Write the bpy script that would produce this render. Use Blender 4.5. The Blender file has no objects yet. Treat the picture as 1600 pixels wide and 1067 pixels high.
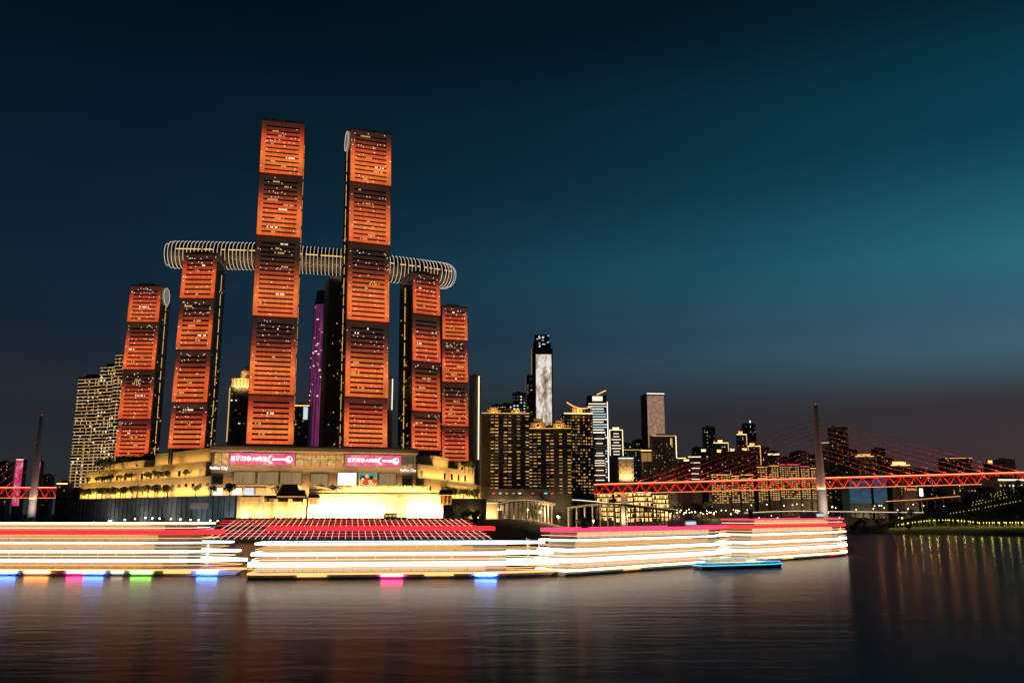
import bpy, math, random
import numpy as np
from mathutils import Vector, Matrix

R = math.radians
rng = random.Random(7)
sc = bpy.context.scene
col = sc.collection

# ------------------------------------------------------------------ camera
F, TILT, CAMZ = 1377.0, R(11.0), 18.0          # focal length in photo pixels (1600 wide)
cam = bpy.data.cameras.new('camera')
cam.sensor_width = 36.0
cam.lens = 36.0 * F / 1600.0
cam.clip_start, cam.clip_end = 1.0, 30000.0
cam_o = bpy.data.objects.new('camera', cam)
cam_o.location = (0, 0, CAMZ)
cam_o.rotation_euler = (math.pi / 2 + TILT, 0, 0)
col.objects.link(cam_o)
sc.camera = cam_o

# ------------------------------------------------------------------ dusk sky
SUN_EL, SUN_AZ = R(-5.0), R(72.0)              # the sun has set to the right of the picture
world = bpy.data.worlds.new('World')
sc.world = world
world.use_nodes = True
nt = world.node_tree
nt.nodes.clear()
w_out = nt.nodes.new('ShaderNodeOutputWorld')
w_bg = nt.nodes.new('ShaderNodeBackground')
sky = nt.nodes.new('ShaderNodeTexSky')
sky.sky_type = 'NISHITA'
sky.sun_disc = False
sky.sun_elevation = SUN_EL
sky.sun_rotation = SUN_AZ
sky.altitude = 200
sky.air_density = 1.0
sky.dust_density = 1.2
sky.ozone_density = 4.0
def sky_ramp(stops):
    """A colour that depends on height above the horizon alone, the same all the way round."""
    r = nt.nodes.new('ShaderNodeValToRGB')
    r.color_ramp.interpolation = 'EASE'
    while len(r.color_ramp.elements) < len(stops):
        r.color_ramp.elements.new(.5)
    for e, (p, c) in zip(r.color_ramp.elements, stops):
        e.position, e.color = p, tuple(c) + (1,)
    return r
w_tc = nt.nodes.new('ShaderNodeTexCoord')
w_sep = nt.nodes.new('ShaderNodeSeparateXYZ')
nt.links.new(w_tc.outputs['Generated'], w_sep.inputs['Vector'])
# how the smoggy air at each height thins and tints the twilight
w_air = sky_ramp([(0, (.10, .016, .006)), (.10, (.13, .030, .010)), (.185, (.36, .46, .17)), (.27, (.19, .74, .21)), (.39, (.03, .48, .14)), (.54, (.003, .20, .056)), (1, (.0, .1, .03))])
# light of the city scattered back by the smog
w_smog = sky_ramp([(0, (.022, .026, .032)), (.11, (.016, .022, .028)), (.20, (.006, .012, .0165)), (.32, (.003, .0055, .007)), (.54, (.0012, .0021, .0017)), (1, (.0008, .0013, .0015))])
for r in (w_air, w_smog):
    nt.links.new(w_sep.outputs['Z'], r.inputs['Fac'])
w_mul = nt.nodes.new('ShaderNodeVectorMath')
w_mul.operation = 'MULTIPLY'
nt.links.new(sky.outputs['Color'], w_mul.inputs[0])
nt.links.new(w_air.outputs['Color'], w_mul.inputs[1])
w_add = nt.nodes.new('ShaderNodeVectorMath')
w_add.operation = 'MULTIPLY_ADD'
w_add.inputs[1].default_value = (25, 25, 25)
nt.links.new(w_mul.outputs[0], w_add.inputs[0])
nt.links.new(w_smog.outputs['Color'], w_add.inputs[2])
w_map = nt.nodes.new('ShaderNodeMapping')          # thin drawn-out cloud, all over the sky
w_map.inputs['Scale'].default_value = (1.2, 2.0, 9)
w_map.inputs['Rotation'].default_value = (0, R(14), 0)
w_nz = nt.nodes.new('ShaderNodeTexNoise')
w_nz.inputs['Scale'].default_value = 1.3
w_nz.inputs['Detail'].default_value = 5
w_mr = nt.nodes.new('ShaderNodeMapRange')
for k, v in ((1, .3), (2, .7), (3, .90), (4, 1.10)):
    w_mr.inputs[k].default_value = v
w_cl = nt.nodes.new('ShaderNodeVectorMath')
w_cl.operation = 'SCALE'
nt.links.new(w_tc.outputs['Generated'], w_map.inputs['Vector'])
nt.links.new(w_map.outputs['Vector'], w_nz.inputs['Vector'])
nt.links.new(w_nz.outputs['Fac'], w_mr.inputs[0])
nt.links.new(w_add.outputs[0], w_cl.inputs[0])
nt.links.new(w_mr.outputs[0], w_cl.inputs['Scale'])
nt.links.new(w_cl.outputs[0], w_bg.inputs['Color'])
w_bg.inputs['Strength'].default_value = 1.0
nt.links.new(w_bg.outputs['Background'], w_out.inputs['Surface'])

sun = bpy.data.lights.new('afterglow_sun', 'SUN')
sun.energy = 0.015
sun.angle = R(30)
sun.color = (0.75, 0.85, 1.0)
sun_o = bpy.data.objects.new('afterglow_sun', sun)
sun_o.rotation_euler = (R(82), 0, R(90) + R(18))
col.objects.link(sun_o)

sc.view_settings.view_transform = 'Standard'
sc.view_settings.look = 'None'
sc.view_settings.exposure = 0.0
sc.view_settings.gamma = 1.0
sc.view_settings.use_curve_mapping = False
sc.cycles.use_denoising = True
sc.cycles.sample_clamp_indirect = 3.0
sc.cycles.max_bounces = 5
sc.cycles.diffuse_bounces = 2
sc.cycles.glossy_bounces = 3
sc.cycles.caustics_reflective = False
sc.cycles.caustics_refractive = False

# ------------------------------------------------------------------ pixels to places
CT, ST = math.cos(TILT), math.sin(TILT)
def ray(x, y):
    dx, dz = (x - 800.0) / F, (533.5 - y) / F
    return Vector((dx, CT - dz * ST, ST + dz * CT))
def at(x, y, Y):
    d = ray(x, y)
    return Vector((0, 0, CAMZ)) + d * (Y / d.y)
def on_z(x, y, z=0.0):
    d = ray(x, y)
    return Vector((0, 0, CAMZ)) + d * ((z - CAMZ) / d.z)

# ------------------------------------------------------------------ materials
def principled(name):
    m = bpy.data.materials.new(name)
    m.use_nodes = True
    return m, m.node_tree, m.node_tree.nodes['Principled BSDF']
def mat(name, base=(.3, .3, .3), rough=.6, metal=0.0, emit=None, strength=0.0, vary=.25, scale=.3, sample=False):
    m, t, b = principled(name)
    b.inputs['Roughness'].default_value = rough
    b.inputs['Metallic'].default_value = metal
    if vary > 0:
        tc = t.nodes.new('ShaderNodeTexCoord')
        nz = t.nodes.new('ShaderNodeTexNoise')
        nz.inputs['Scale'].default_value = scale
        nz.inputs['Detail'].default_value = 5
        t.links.new(tc.outputs['Object'], nz.inputs['Vector'])
        cr = t.nodes.new('ShaderNodeValToRGB')
        cr.color_ramp.elements[0].position = .3
        cr.color_ramp.elements[1].position = .7
        cr.color_ramp.elements[0].color = tuple(c * (1 - vary) for c in base) + (1,)
        cr.color_ramp.elements[1].color = tuple(min(1, c * (1 + vary)) for c in base) + (1,)
        t.links.new(nz.outputs['Fac'], cr.inputs['Fac'])
        t.links.new(cr.outputs['Color'], b.inputs['Base Color'])
    else:
        b.inputs['Base Color'].default_value = tuple(base) + (1,)
    if emit:
        b.inputs['Emission Color'].default_value = tuple(emit) + (1,)
        b.inputs['Emission Strength'].default_value = strength
        m.cycles.emission_sampling = 'AUTO' if sample else 'NONE'
    return m
def glow(name, c, s, sample=False):
    return mat(name, (.02, .02, .02), .5, 0, c, s, 0, sample=sample)

M = dict(
    concrete=mat('concrete', (.32, .31, .29), .85),
    dark_concrete=mat('dark_concrete', (.14, .14, .14), .85, scale=.12, vary=.4),
    stone=mat('podium_stone', (.52, .45, .34), .8, vary=.12, scale=.4),
    wallstone=mat('city_wall_stone', (.55, .47, .33), .85, vary=.18, scale=.5),
    glass=mat('dark_glass', (.015, .02, .025), .15, vary=.2),
    bodydark=mat('dark_facade', (.07, .068, .066), .55, vary=.3, scale=.1),
    bodywarm=mat('brown_facade', (.09, .075, .06), .6, vary=.3, scale=.1),
    bodycream=mat('cream_facade', (.45, .38, .28), .7, vary=.15, scale=.2),
    bodyblue=mat('blue_glass_facade', (.04, .09, .13), .3, vary=.3, scale=.1),
    bodypurple=mat('purple_glass_facade', (.05, .02, .07), .3, vary=.3, scale=.1),
    mull=mat('mullion_metal', (.16, .13, .10), .5, .3, vary=.15),
    metal=mat('grey_metal', (.25, .25, .26), .4, .6, vary=.1),
    white=mat('white_paint', (.75, .74, .72), .45, vary=.06),
    navy=mat('navy_hull_paint', (.02, .03, .06), .35, vary=.2),
    redpaint=mat('red_bridge_paint', (.55, .05, .035), .5, vary=.12),
    pylon=mat('pylon_concrete', (.45, .42, .40), .7, vary=.08),
    soil=mat('dark_bank_soil', (.035, .04, .025), .95, vary=.5, scale=.05),
    pave=mat('plaza_paving', (.22, .20, .18), .85, vary=.2),
    stepstone=mat('step_stone', (.20, .17, .15), .8, vary=.25),
    leaf=mat('leaf_green', (.05, .085, .03), .7, vary=.5, scale=.7),
    bark=mat('bark_brown', (.07, .05, .035), .9),
    tile=mat('grey_roof_tile', (.06, .055, .055), .8, vary=.3),
    timber=mat('painted_timber', (.22, .10, .05), .7, vary=.3),
    cloth=mat('dark_clothing', (.06, .05, .05), .9, vary=.6, scale=.8),
    c_gold=glow('cabin_gold', (1, .55, .25), .62),
    c_white=glow('cabin_cream', (1, .72, .45), .7),
    c_amber=glow('cabin_amber', (1, .45, .17), .6),
    c_dim=glow('cabin_dim', (1, .5, .22), .34),
    w_gold=glow('window_gold', (1, .60, .20), .75),
    w_dim=glow('window_dim_gold', (1, .55, .18), .30),
    w_amber=glow('window_amber', (1, .42, .10), .9),
    w_white=glow('window_white', (1, .86, .62), 1.3),
    w_cool=glow('window_cool', (.72, .9, 1), .8),
    w_faint=glow('window_faint', (.8, .62, .4), .10),
    balc_gold=glow('balcony_gold_light', (1, .58, .2), 1.0),
    balc_warm=glow('balcony_warm_light', (1, .70, .36), 1.3),
    ribglow=glow('violet_rib_light', (.5, .3, .7), .22),
    b_white=glow('boat_white_strip', (1, .90, .74), 6.0),
    b_warm=glow('boat_warm_strip', (1, .72, .40), 4.5),
    b_cool=glow('boat_cool_strip', (.7, .95, 1.0), 3.5),
    step_line=glow('step_light', (1, .78, .45), 1.3),
    s_gold=glow('gold_light_strip', (1, .62, .2), 2.6),
    s_warm=glow('warm_light_strip', (1, .80, .50), 1.9),
    s_white=glow('white_light_strip', (1, .93, .82), 2.2),
    s_cool=glow('cool_light_strip', (.7, .95, 1.0), 1.9),
    s_cyan=glow('cyan_light_strip', (.05, .62, 1.0), 1.6),
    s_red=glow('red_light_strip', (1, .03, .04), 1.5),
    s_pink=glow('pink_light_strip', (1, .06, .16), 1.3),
    s_orange=glow('orange_light_strip', (1, .38, .12), 2.2),
    s_amber=glow('amber_light_strip', (1, .55, .14), 1.2),
    hoop=glow('hoop_light', (1, .82, .66), .9),
    sparkle=glow('sparkle_light', (1, .86, .7), 2.2),
    lamp=glow('lamp_head_white', (.95, .97, 1), 14),
    lampwarm=glow('lamp_head_warm', (1, .72, .3), 9),
    lampyellow=glow('lamp_head_yellow', (1, .82, .2), 2.2),
    magenta=glow('magenta_neon', (1, .04, .25), 1.0),
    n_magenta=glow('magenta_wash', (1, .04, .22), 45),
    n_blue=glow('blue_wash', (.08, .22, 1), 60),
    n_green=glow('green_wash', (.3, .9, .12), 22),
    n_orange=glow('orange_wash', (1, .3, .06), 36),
    blue=glow('blue_neon', (.08, .25, 1), 2.2),
    green=glow('green_neon', (.3, .9, .15), 1.6),
    text=glow('sign_text_white', (1, .95, .97), 2.0),
    text_gold=glow('sign_text_gold', (1, .75, .12), 1.1),
    text_orange=glow('sign_text_orange', (1, .22, .05), 2.0),
    ad_yellow=glow('advert_yellow', (.85, .62, .12), .9),
    ad_teal=glow('advert_teal', (.05, .32, .34), .9),
    ad_red=glow('advert_red', (.75, .07, .03), .9),
    ad_dark=glow('advert_dark', (.02, .04, .03), .5),
    ad_pale=glow('advert_pale', (.9, .6, .42), .9),
    screenwhite=glow('white_led_screen', (1, .92, .9), 2.2),
)

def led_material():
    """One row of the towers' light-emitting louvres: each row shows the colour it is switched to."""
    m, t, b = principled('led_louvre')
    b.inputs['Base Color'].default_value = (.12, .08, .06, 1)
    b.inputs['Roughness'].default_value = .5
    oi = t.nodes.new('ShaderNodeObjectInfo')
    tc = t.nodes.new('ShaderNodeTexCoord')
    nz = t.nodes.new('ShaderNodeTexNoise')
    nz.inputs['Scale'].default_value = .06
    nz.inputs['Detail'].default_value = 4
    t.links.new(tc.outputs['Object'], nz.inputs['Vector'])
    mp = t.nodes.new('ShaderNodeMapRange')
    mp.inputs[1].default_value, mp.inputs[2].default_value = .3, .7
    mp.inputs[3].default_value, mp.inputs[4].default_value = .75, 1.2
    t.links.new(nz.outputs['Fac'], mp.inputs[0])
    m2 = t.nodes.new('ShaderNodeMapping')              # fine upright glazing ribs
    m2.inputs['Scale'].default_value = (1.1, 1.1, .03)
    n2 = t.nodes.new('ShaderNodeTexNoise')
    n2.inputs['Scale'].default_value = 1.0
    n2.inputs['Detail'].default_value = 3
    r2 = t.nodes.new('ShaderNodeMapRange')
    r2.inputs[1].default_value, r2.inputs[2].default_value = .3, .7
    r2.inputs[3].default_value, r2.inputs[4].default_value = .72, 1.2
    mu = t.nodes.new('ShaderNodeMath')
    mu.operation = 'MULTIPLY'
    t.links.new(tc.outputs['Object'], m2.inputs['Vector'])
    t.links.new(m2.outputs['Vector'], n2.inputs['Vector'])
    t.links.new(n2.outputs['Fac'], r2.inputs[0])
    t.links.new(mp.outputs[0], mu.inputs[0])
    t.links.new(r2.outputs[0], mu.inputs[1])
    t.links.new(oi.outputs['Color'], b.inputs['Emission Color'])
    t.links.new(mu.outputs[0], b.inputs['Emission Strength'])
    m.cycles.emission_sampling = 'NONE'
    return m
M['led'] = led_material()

def screen_material(name, stops, scale, strength, detail=3.0, stretch=(1, 1, 1)):
    """A screen showing a blotchy moving picture."""
    m, t, b = principled(name)
    b.inputs['Base Color'].default_value = (.02, .02, .02, 1)
    tc = t.nodes.new('ShaderNodeTexCoord')
    mp = t.nodes.new('ShaderNodeMapping')
    mp.inputs['Scale'].default_value = stretch
    nz = t.nodes.new('ShaderNodeTexNoise')
    nz.inputs['Scale'].default_value = scale
    nz.inputs['Detail'].default_value = detail
    nz.inputs['Roughness'].default_value = .72
    cr = t.nodes.new('ShaderNodeValToRGB')
    while len(cr.color_ramp.elements) < len(stops):
        cr.color_ramp.elements.new(.5)
    for e, (p, c) in zip(cr.color_ramp.elements, stops):
        e.position = p
        e.color = tuple(c) + (1,)
    t.links.new(tc.outputs['Object'], mp.inputs['Vector'])
    t.links.new(mp.outputs['Vector'], nz.inputs['Vector'])
    t.links.new(nz.outputs['Fac'], cr.inputs['Fac'])
    t.links.new(cr.outputs['Color'], b.inputs['Emission Color'])
    b.inputs['Emission Strength'].default_value = strength
    m.cycles.emission_sampling = 'NONE'
    return m
M['pinkscreen'] = screen_material('pink_led_screen', [(.3, (.75, .03, .13)), (.5, (.85, .10, .22)), (.7, (.85, .36, .42))], .12, 1.0)
M['picscreen'] = screen_material('picture_led_screen', [(.36, (.02, .25, .28)), (.46, (.85, .65, .2)), (.54, (.75, .05, .03)), (.6, (.02, .06, .05)), (.68, (.8, .7, .15))], .35, 1.0)
M['starscreen'] = screen_material('starry_media_facade', [(.36, (.06, .08, .09)), (.44, (.40, .28, .14)), (.50, (.55, .46, .40)), (.56, (.90, .85, .82)), (.63, (.60, .44, .28)), (.70, (.14, .22, .18))], .07, 1.0, 12.0, (1, 1, .5))
M['rosescreen'] = screen_material('rose_media_facade', [(.3, (.16, .07, .05)), (.45, (.30, .17, .11)), (.58, (.42, .25, .16)), (.7, (.75, .6, .32))], .16, .85, 12.0)
M['purplescreen'] = screen_material('purple_media_facade', [(.35, (.02, .006, .022)), (.5, (.07, .010, .045)), (.62, (.16, .025, .09)), (.72, (.26, .12, .32))], .22, 1.7, 8.0, (1, 1, .10))
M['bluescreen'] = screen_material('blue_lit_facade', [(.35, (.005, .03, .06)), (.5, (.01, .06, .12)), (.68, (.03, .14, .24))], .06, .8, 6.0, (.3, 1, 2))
M['magentascreen'] = screen_material('magenta_media_facade', [(.35, (.5, .01, .09)), (.5, (.65, .05, .15)), (.65, (.8, .4, .4))], .06, .9, 8.0)

def water_material():
    m, t, b = principled('river_water')
    b.inputs['Base Color'].default_value = (.003, .005, .006, 1)
    b.inputs['Roughness'].default_value = .21
    b.inputs['IOR'].default_value = 1.33
    b.inputs['Specular IOR Level'].default_value = .085
    tc = t.nodes.new('ShaderNodeTexCoord')
    mp = t.nodes.new('ShaderNodeMapping')
    mp.inputs['Scale'].default_value = (.10, .28, 1)
    n1 = t.nodes.new('ShaderNodeTexNoise')
    n1.inputs['Scale'].default_value = 1.0
    n1.inputs['Detail'].default_value = 6
    n1.inputs['Distortion'].default_value = .6
    mp2 = t.nodes.new('ShaderNodeMapping')
    mp2.inputs['Scale'].default_value = (.010, .035, 1)
    n2 = t.nodes.new('ShaderNodeTexNoise')
    n2.inputs['Scale'].default_value = 1.0
    n2.inputs['Detail'].default_value = 3
    ad = t.nodes.new('ShaderNodeMath')
    ad.operation = 'MULTIPLY_ADD'
    ad.inputs[1].default_value = 2.5
    bp = t.nodes.new('ShaderNodeBump')
    bp.inputs['Strength'].default_value = .16
    bp.inputs['Distance'].default_value = .5
    t.links.new(tc.outputs['Object'], mp.inputs['Vector'])
    t.links.new(tc.outputs['Object'], mp2.inputs['Vector'])
    t.links.new(mp.outputs['Vector'], n1.inputs['Vector'])
    t.links.new(mp2.outputs['Vector'], n2.inputs['Vector'])
    t.links.new(n2.outputs['Fac'], ad.inputs[0])
    t.links.new(n1.outputs['Fac'], ad.inputs[2])
    t.links.new(ad.outputs[0], bp.inputs['Height'])
    t.links.new(bp.outputs['Normal'], b.inputs['Normal'])
    b.inputs['Specular IOR Level'].default_value = 0
    b.inputs['Roughness'].default_value = .9
    gl = t.nodes.new('ShaderNodeBsdfAnisotropic')
    gl.inputs['Roughness'].default_value = .22
    gl.inputs['Color'].default_value = (.95, .95, .95, 1)
    t.links.new(bp.outputs['Normal'], gl.inputs['Normal'])
    fz = t.nodes.new('ShaderNodeFresnel')
    fz.inputs['IOR'].default_value = 1.33
    fm_ = t.nodes.new('ShaderNodeMath')
    fm_.operation = 'MULTIPLY'
    fm_.inputs[1].default_value = .25
    t.links.new(fz.outputs[0], fm_.inputs[0])
    mx = t.nodes.new('ShaderNodeMixShader')
    t.links.new(fm_.outputs[0], mx.inputs[0])
    t.links.new(b.outputs[0], mx.inputs[1])
    g2 = t.nodes.new('ShaderNodeBsdfAnisotropic')       # calmer patches keep clearer streaks
    g2.inputs['Roughness'].default_value = .12
    g2.inputs['Color'].default_value = (.95, .95, .95, 1)
    t.links.new(bp.outputs['Normal'], g2.inputs['Normal'])
    mg = t.nodes.new('ShaderNodeMixShader')
    mg.inputs[0].default_value = .28
    t.links.new(gl.outputs[0], mg.inputs[1])
    t.links.new(g2.outputs[0], mg.inputs[2])
    t.links.new(mg.outputs[0], mx.inputs[2])
    t.links.new(mx.outputs[0], t.nodes['Material Output'].inputs['Surface'])
    return m
M['water'] = water_material()

# ------------------------------------------------------------------ mesh helpers
ORG = {}
def tag(o, label=None, cat=None, group=None, kind=None):
    if label: o['label'] = label
    if cat: o['category'] = cat
    if group: o['group'] = group
    if kind: o['kind'] = kind
    return o
def root(name, loc, label=None, cat=None, group=None, rotz=0.0):
    o = bpy.data.objects.new(name, None)
    o.empty_display_size = 1
    o.location = loc
    o.rotation_euler = (0, 0, rotz)
    col.objects.link(o)
    ORG[o.name] = Vector(loc)
    return tag(o, label, cat, group)
def link(name, mesh, parent=None, loc=(0, 0, 0), rot=(0, 0, 0), scale=(1, 1, 1), kind=None):
    """Another object that shares a mesh."""
    o = bpy.data.objects.new(name, mesh)
    o.location, o.rotation_euler, o.scale = loc, rot, scale
    o.parent = parent
    col.objects.link(o)
    if kind: o['kind'] = kind
    return o
BOXF = [(0, 3, 2, 1), (4, 5, 6, 7), (0, 1, 5, 4), (1, 2, 6, 5), (2, 3, 7, 6), (3, 0, 4, 7)]
class MB:
    def __init__(s): s.v, s.f, s.m = [], [], []
    def add(s, vs, fs, m=0):
        k = len(s.v)
        s.v += [tuple(p) for p in vs]
        s.f += [tuple(i + k for i in f) for f in fs]
        s.m += [m] * len(fs)
        return s
    def hexa(s, p8, m=0): return s.add(p8, BOXF, m)
    def box(s, x0, x1, y0, y1, z0, z1, m=0):
        return s.hexa([(x0, y0, z0), (x1, y0, z0), (x1, y1, z0), (x0, y1, z0), (x0, y0, z1), (x1, y0, z1), (x1, y1, z1), (x0, y1, z1)], m)
    def prism(s, plan, z0, z1, m=0, top=None):
        n = len(plan)
        top = top or plan
        vs = [(p[0], p[1], z0) for p in plan] + [(p[0], p[1], z1) for p in top]
        fs = [tuple(range(n - 1, -1, -1)), tuple(range(n, 2 * n))] + [(i, (i + 1) % n, n + (i + 1) % n, n + i) for i in range(n)]
        return s.add(vs, fs, m)
    def tube(s, p, q, r0, r1=None, n=8, m=0):
        p, q = Vector(p), Vector(q)
        r1 = r0 if r1 is None else r1
        d = (q - p).normalized()
        a = d.orthogonal().normalized()
        b = d.cross(a)
        vs = [c + (a * math.cos(2 * math.pi * i / n) + b * math.sin(2 * math.pi * i / n)) * r for c, r in ((p, r0), (q, r1)) for i in range(n)]
        fs = [(i, (i + 1) % n, n + (i + 1) % n, n + i) for i in range(n)] + [tuple(range(n - 1, -1, -1)), tuple(range(n, 2 * n))]
        return s.add(vs, fs, m)
    def bar(s, p, q, w, h, m=0):
        p, q = Vector(p), Vector(q)
        d = (q - p).normalized()
        a = d.cross(Vector((0, 0, 1)))
        a = a.normalized() if a.length > 1e-4 else Vector((1, 0, 0))
        b = a.cross(d)
        c = [(-1, -1), (1, -1), (1, 1), (-1, 1)]
        vs = [e + a * (w / 2 * i) + b * (h / 2 * j) for e in (p, q) for i, j in c]
        return s.hexa(vs, m)
    def ribbon(s, pts, off, z0, z1, m=0, closed=True):
        """A thin upright band along a closed outline (pts: (x, y) counter-clockwise), off metres outside it."""
        n = len(pts)
        out = []
        for i in range(n):
            a, b = Vector(pts[i - 1]), Vector(pts[(i + 1) % n])
            t = (b - a).normalized()
            nn = Vector((t.y, -t.x))
            out.append(Vector(pts[i]) + nn * off)
        k = n if closed else n - 1
        for i in range(k):
            j = (i + 1) % n
            p, q, P, Q = Vector(pts[i]), Vector(pts[j]), out[i], out[j]
            s.hexa([(p.x, p.y, z0), (P.x, P.y, z0), (Q.x, Q.y, z0), (q.x, q.y, z0), (p.x, p.y, z1), (P.x, P.y, z1), (Q.x, Q.y, z1), (q.x, q.y, z1)], m)
        return s
    def mesh(s, name, mats, org=None, smooth=False):
        me = bpy.data.meshes.new(name)
        o = org or Vector((0, 0, 0))
        me.from_pydata([(p[0] - o.x, p[1] - o.y, p[2] - o.z) for p in s.v], [], s.f)
        mats = mats if isinstance(mats, (list, tuple)) else [mats]
        for k in mats:
            me.materials.append(M[k] if isinstance(k, str) else k)
        if len(mats) > 1:
            me.polygons.foreach_set('material_index', s.m)
        if smooth:
            me.polygons.foreach_set('use_smooth', [True] * len(me.polygons))
        me.update()
        return me
    def build(s, name, mats, parent=None, kind=None, world=True, smooth=False):
        """World coordinates in; the object hangs under parent (whose root sits unrotated at its base)."""
        org = None
        if parent is not None and world:
            org = ORG.get(parent.name)
        o = bpy.data.objects.new(name, s.mesh(name, mats, org, smooth))
        o.parent = parent
        col.objects.link(o)
        if parent is not None:
            ORG[o.name] = org if org is not None else Vector((0, 0, 0))
        if kind: o['kind'] = kind
        return o

class Frame:
    """A facade: A and B are its front corners in plan, n points into the building."""
    def __init__(s, A, B):
        s.A = Vector((A[0], A[1])); s.B = Vector((B[0], B[1]))
        s.w = (s.B - s.A).length
        s.u = (s.B - s.A) / s.w
        s.n = Vector((-s.u.y, s.u.x))
    def p(s, a, d, z):
        q = s.A + s.u * a + s.n * d
        return Vector((q.x, q.y, z))
    def box(s, mb, a0, a1, d0, d1, z0, z1, m=0):
        return mb.hexa([s.p(a0, d0, z0), s.p(a1, d0, z0), s.p(a1, d1, z0), s.p(a0, d1, z0), s.p(a0, d0, z1), s.p(a1, d0, z1), s.p(a1, d1, z1), s.p(a0, d1, z1)], m)
def px_frame(x0, x1, y, Y, yaw):
    A = at(x0, y, Y)
    B = at(x1, y, Y)
    for _ in range(6):
        B = at(x1, y, Y + (B.x - A.x) * math.tan(yaw))
    return Frame(A, B)
def area_lamp(name, p, target, sx, sy, power, color, along=None, spread=None):
    l = bpy.data.lights.new(name, 'AREA')
    l.shape = 'RECTANGLE'
    l.size, l.size_y = sx, sy
    l.energy = power
    l.color = color
    if spread: l.spread = spread
    o = bpy.data.objects.new(name, l)
    z = (Vector(p) - Vector(target)).normalized()
    x = Vector(along).normalized() if along is not None else z.orthogonal()
    x = (x - z * x.dot(z)).normalized()
    y = z.cross(x)
    o.matrix_world = Matrix(((x.x, y.x, z.x, p[0]), (x.y, y.y, z.y, p[1]), (x.z, y.z, z.z, p[2]), (0, 0, 0, 1)))
    col.objects.link(o)
    return o
def point_lamp(name, p, power, color, r=.4):
    l = bpy.data.lights.new(name, 'POINT')
    l.energy, l.color, l.shadow_soft_size = power, color, r
    o = bpy.data.objects.new(name, l)
    o.location = p
    col.objects.link(o)
    return o
def text_mesh(s, size, align='CENTER', bold=0.0):
    c = bpy.data.curves.new('lettering', 'FONT')
    c.body, c.size, c.align_x, c.align_y, c.extrude = s, size, align, 'CENTER', .03
    c.resolution_u = 2
    c.offset = bold
    o = bpy.data.objects.new('lettering', c)
    col.objects.link(o)
    dg = bpy.context.evaluated_depsgraph_get()
    me = bpy.data.meshes.new_from_object(o.evaluated_get(dg))
    bpy.data.objects.remove(o)
    bpy.data.curves.remove(c)
    return me
def put_text(s, size, matname, fr, a, d, z, parent, name='lettering', bold=0.0):
    me = text_mesh(s, size, bold=bold)
    me.materials.clear()
    me.materials.append(M[matname])
    q = fr.p(a, d, z) - ORG[parent.name]
    return link(name, me, parent, q, (math.pi / 2, 0, math.atan2(fr.u.y, fr.u.x)))

# ------------------------------------------------------------------ land and water
PEN = [(-17, 588), (-191, 588), (-330, 700), (-440, 850), (-520, 1000), (-600, 1250), (-640, 1500), (-1000, 2500), (-2600, 6000), (7000, 6000), (4600, 2700), (1700, 2000), (930, 1600), (600, 1400), (380, 1335), (170, 1290), (112, 1050), (72, 850), (36, 680)]
BANK = [(296, 830), (330, 765), (394, 695), (560, 640), (1200, 520), (4000, 500), (4000, 2200), (1300, 1560), (800, 1330), (560, 1150), (430, 1020), (345, 920)]
FARLEFT = [(-1150, 1900), (-1900, 1500), (-5000, 1500), (-5000, 6000), (-3400, 6000), (-1500, 2600)]
def signed(poly, X, Y):
    """Metres inside the outline (negative outside)."""
    best = np.full(X.shape, 1e9)
    ins = np.zeros(X.shape, bool)
    n = len(poly)
    for i in range(n):
        (x0, y0), (x1, y1) = poly[i], poly[(i + 1) % n]
        ex, ey = x1 - x0, y1 - y0
        t = np.clip(((X - x0) * ex + (Y - y0) * ey) / (ex * ex + ey * ey), 0, 1)
        best = np.minimum(best, np.hypot(X - x0 - t * ex, Y - y0 - t * ey))
        c = ((y0 > Y) != (y1 > Y)) & (X < ex * (Y - y0) / (ey if ey else 1e-9) + x0)
        ins ^= c
    return np.where(ins, best, -best)
def h_pen(X, Y):
    d = signed(PEN, X, Y)
    return np.interp(d, [-60, 0, 62, 95, 130, 300, 800, 3000], [-9, -1, 12.8, 13.2, 28, 36, 48, 60])
def h_bank(X, Y):
    d = signed(BANK, X, Y)
    z = np.interp(d, [-60, 0, 20, 70, 200, 600], [-7, -.8, 4, 9, 16, 30])
    hill = 36 * np.exp(-(((X - 545) / 120) ** 2 + ((Y - 890) / 80) ** 2))
    return z + hill * np.clip(d / 70, 0, 1)
def h_left(X, Y):
    return np.interp(signed(FARLEFT, X, Y), [-60, 0, 100, 800], [-6, -1, 14, 40])
def ground(x, y):
    X, Y = np.array([float(x)]), np.array([float(y)])
    return float(max(h_pen(X, Y)[0], h_bank(X, Y)[0], h_left(X, Y)[0]))
def terrain(name, fn, xs, ys, matname):
    X, Y = np.meshgrid(xs, ys)
    Z = fn(X, Y)
    nx, ny = len(xs), len(ys)
    r = np.random.RandomState(3)
    Z = Z + np.where(Z > 1, r.uniform(-.5, .5, Z.shape), 0)
    mb = MB()
    mb.v = [tuple(p) for p in np.stack([X, Y, Z], -1).reshape(-1, 3)]
    mb.f = [(j * nx + i, j * nx + i + 1, (j + 1) * nx + i + 1, (j + 1) * nx + i) for j in range(ny - 1) for i in range(nx - 1)]
    mb.m = [0] * len(mb.f)
    o = mb.build(name, matname, smooth=True)
    o['kind'] = 'structure'
    return o
w = MB().add([(-15000, -600, 0), (15000, -600, 0), (15000, 16000, 0), (-15000, 16000, 0)], [(0, 1, 2, 3)]).build('river_water', 'water')
w['kind'] = 'structure'
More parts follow.
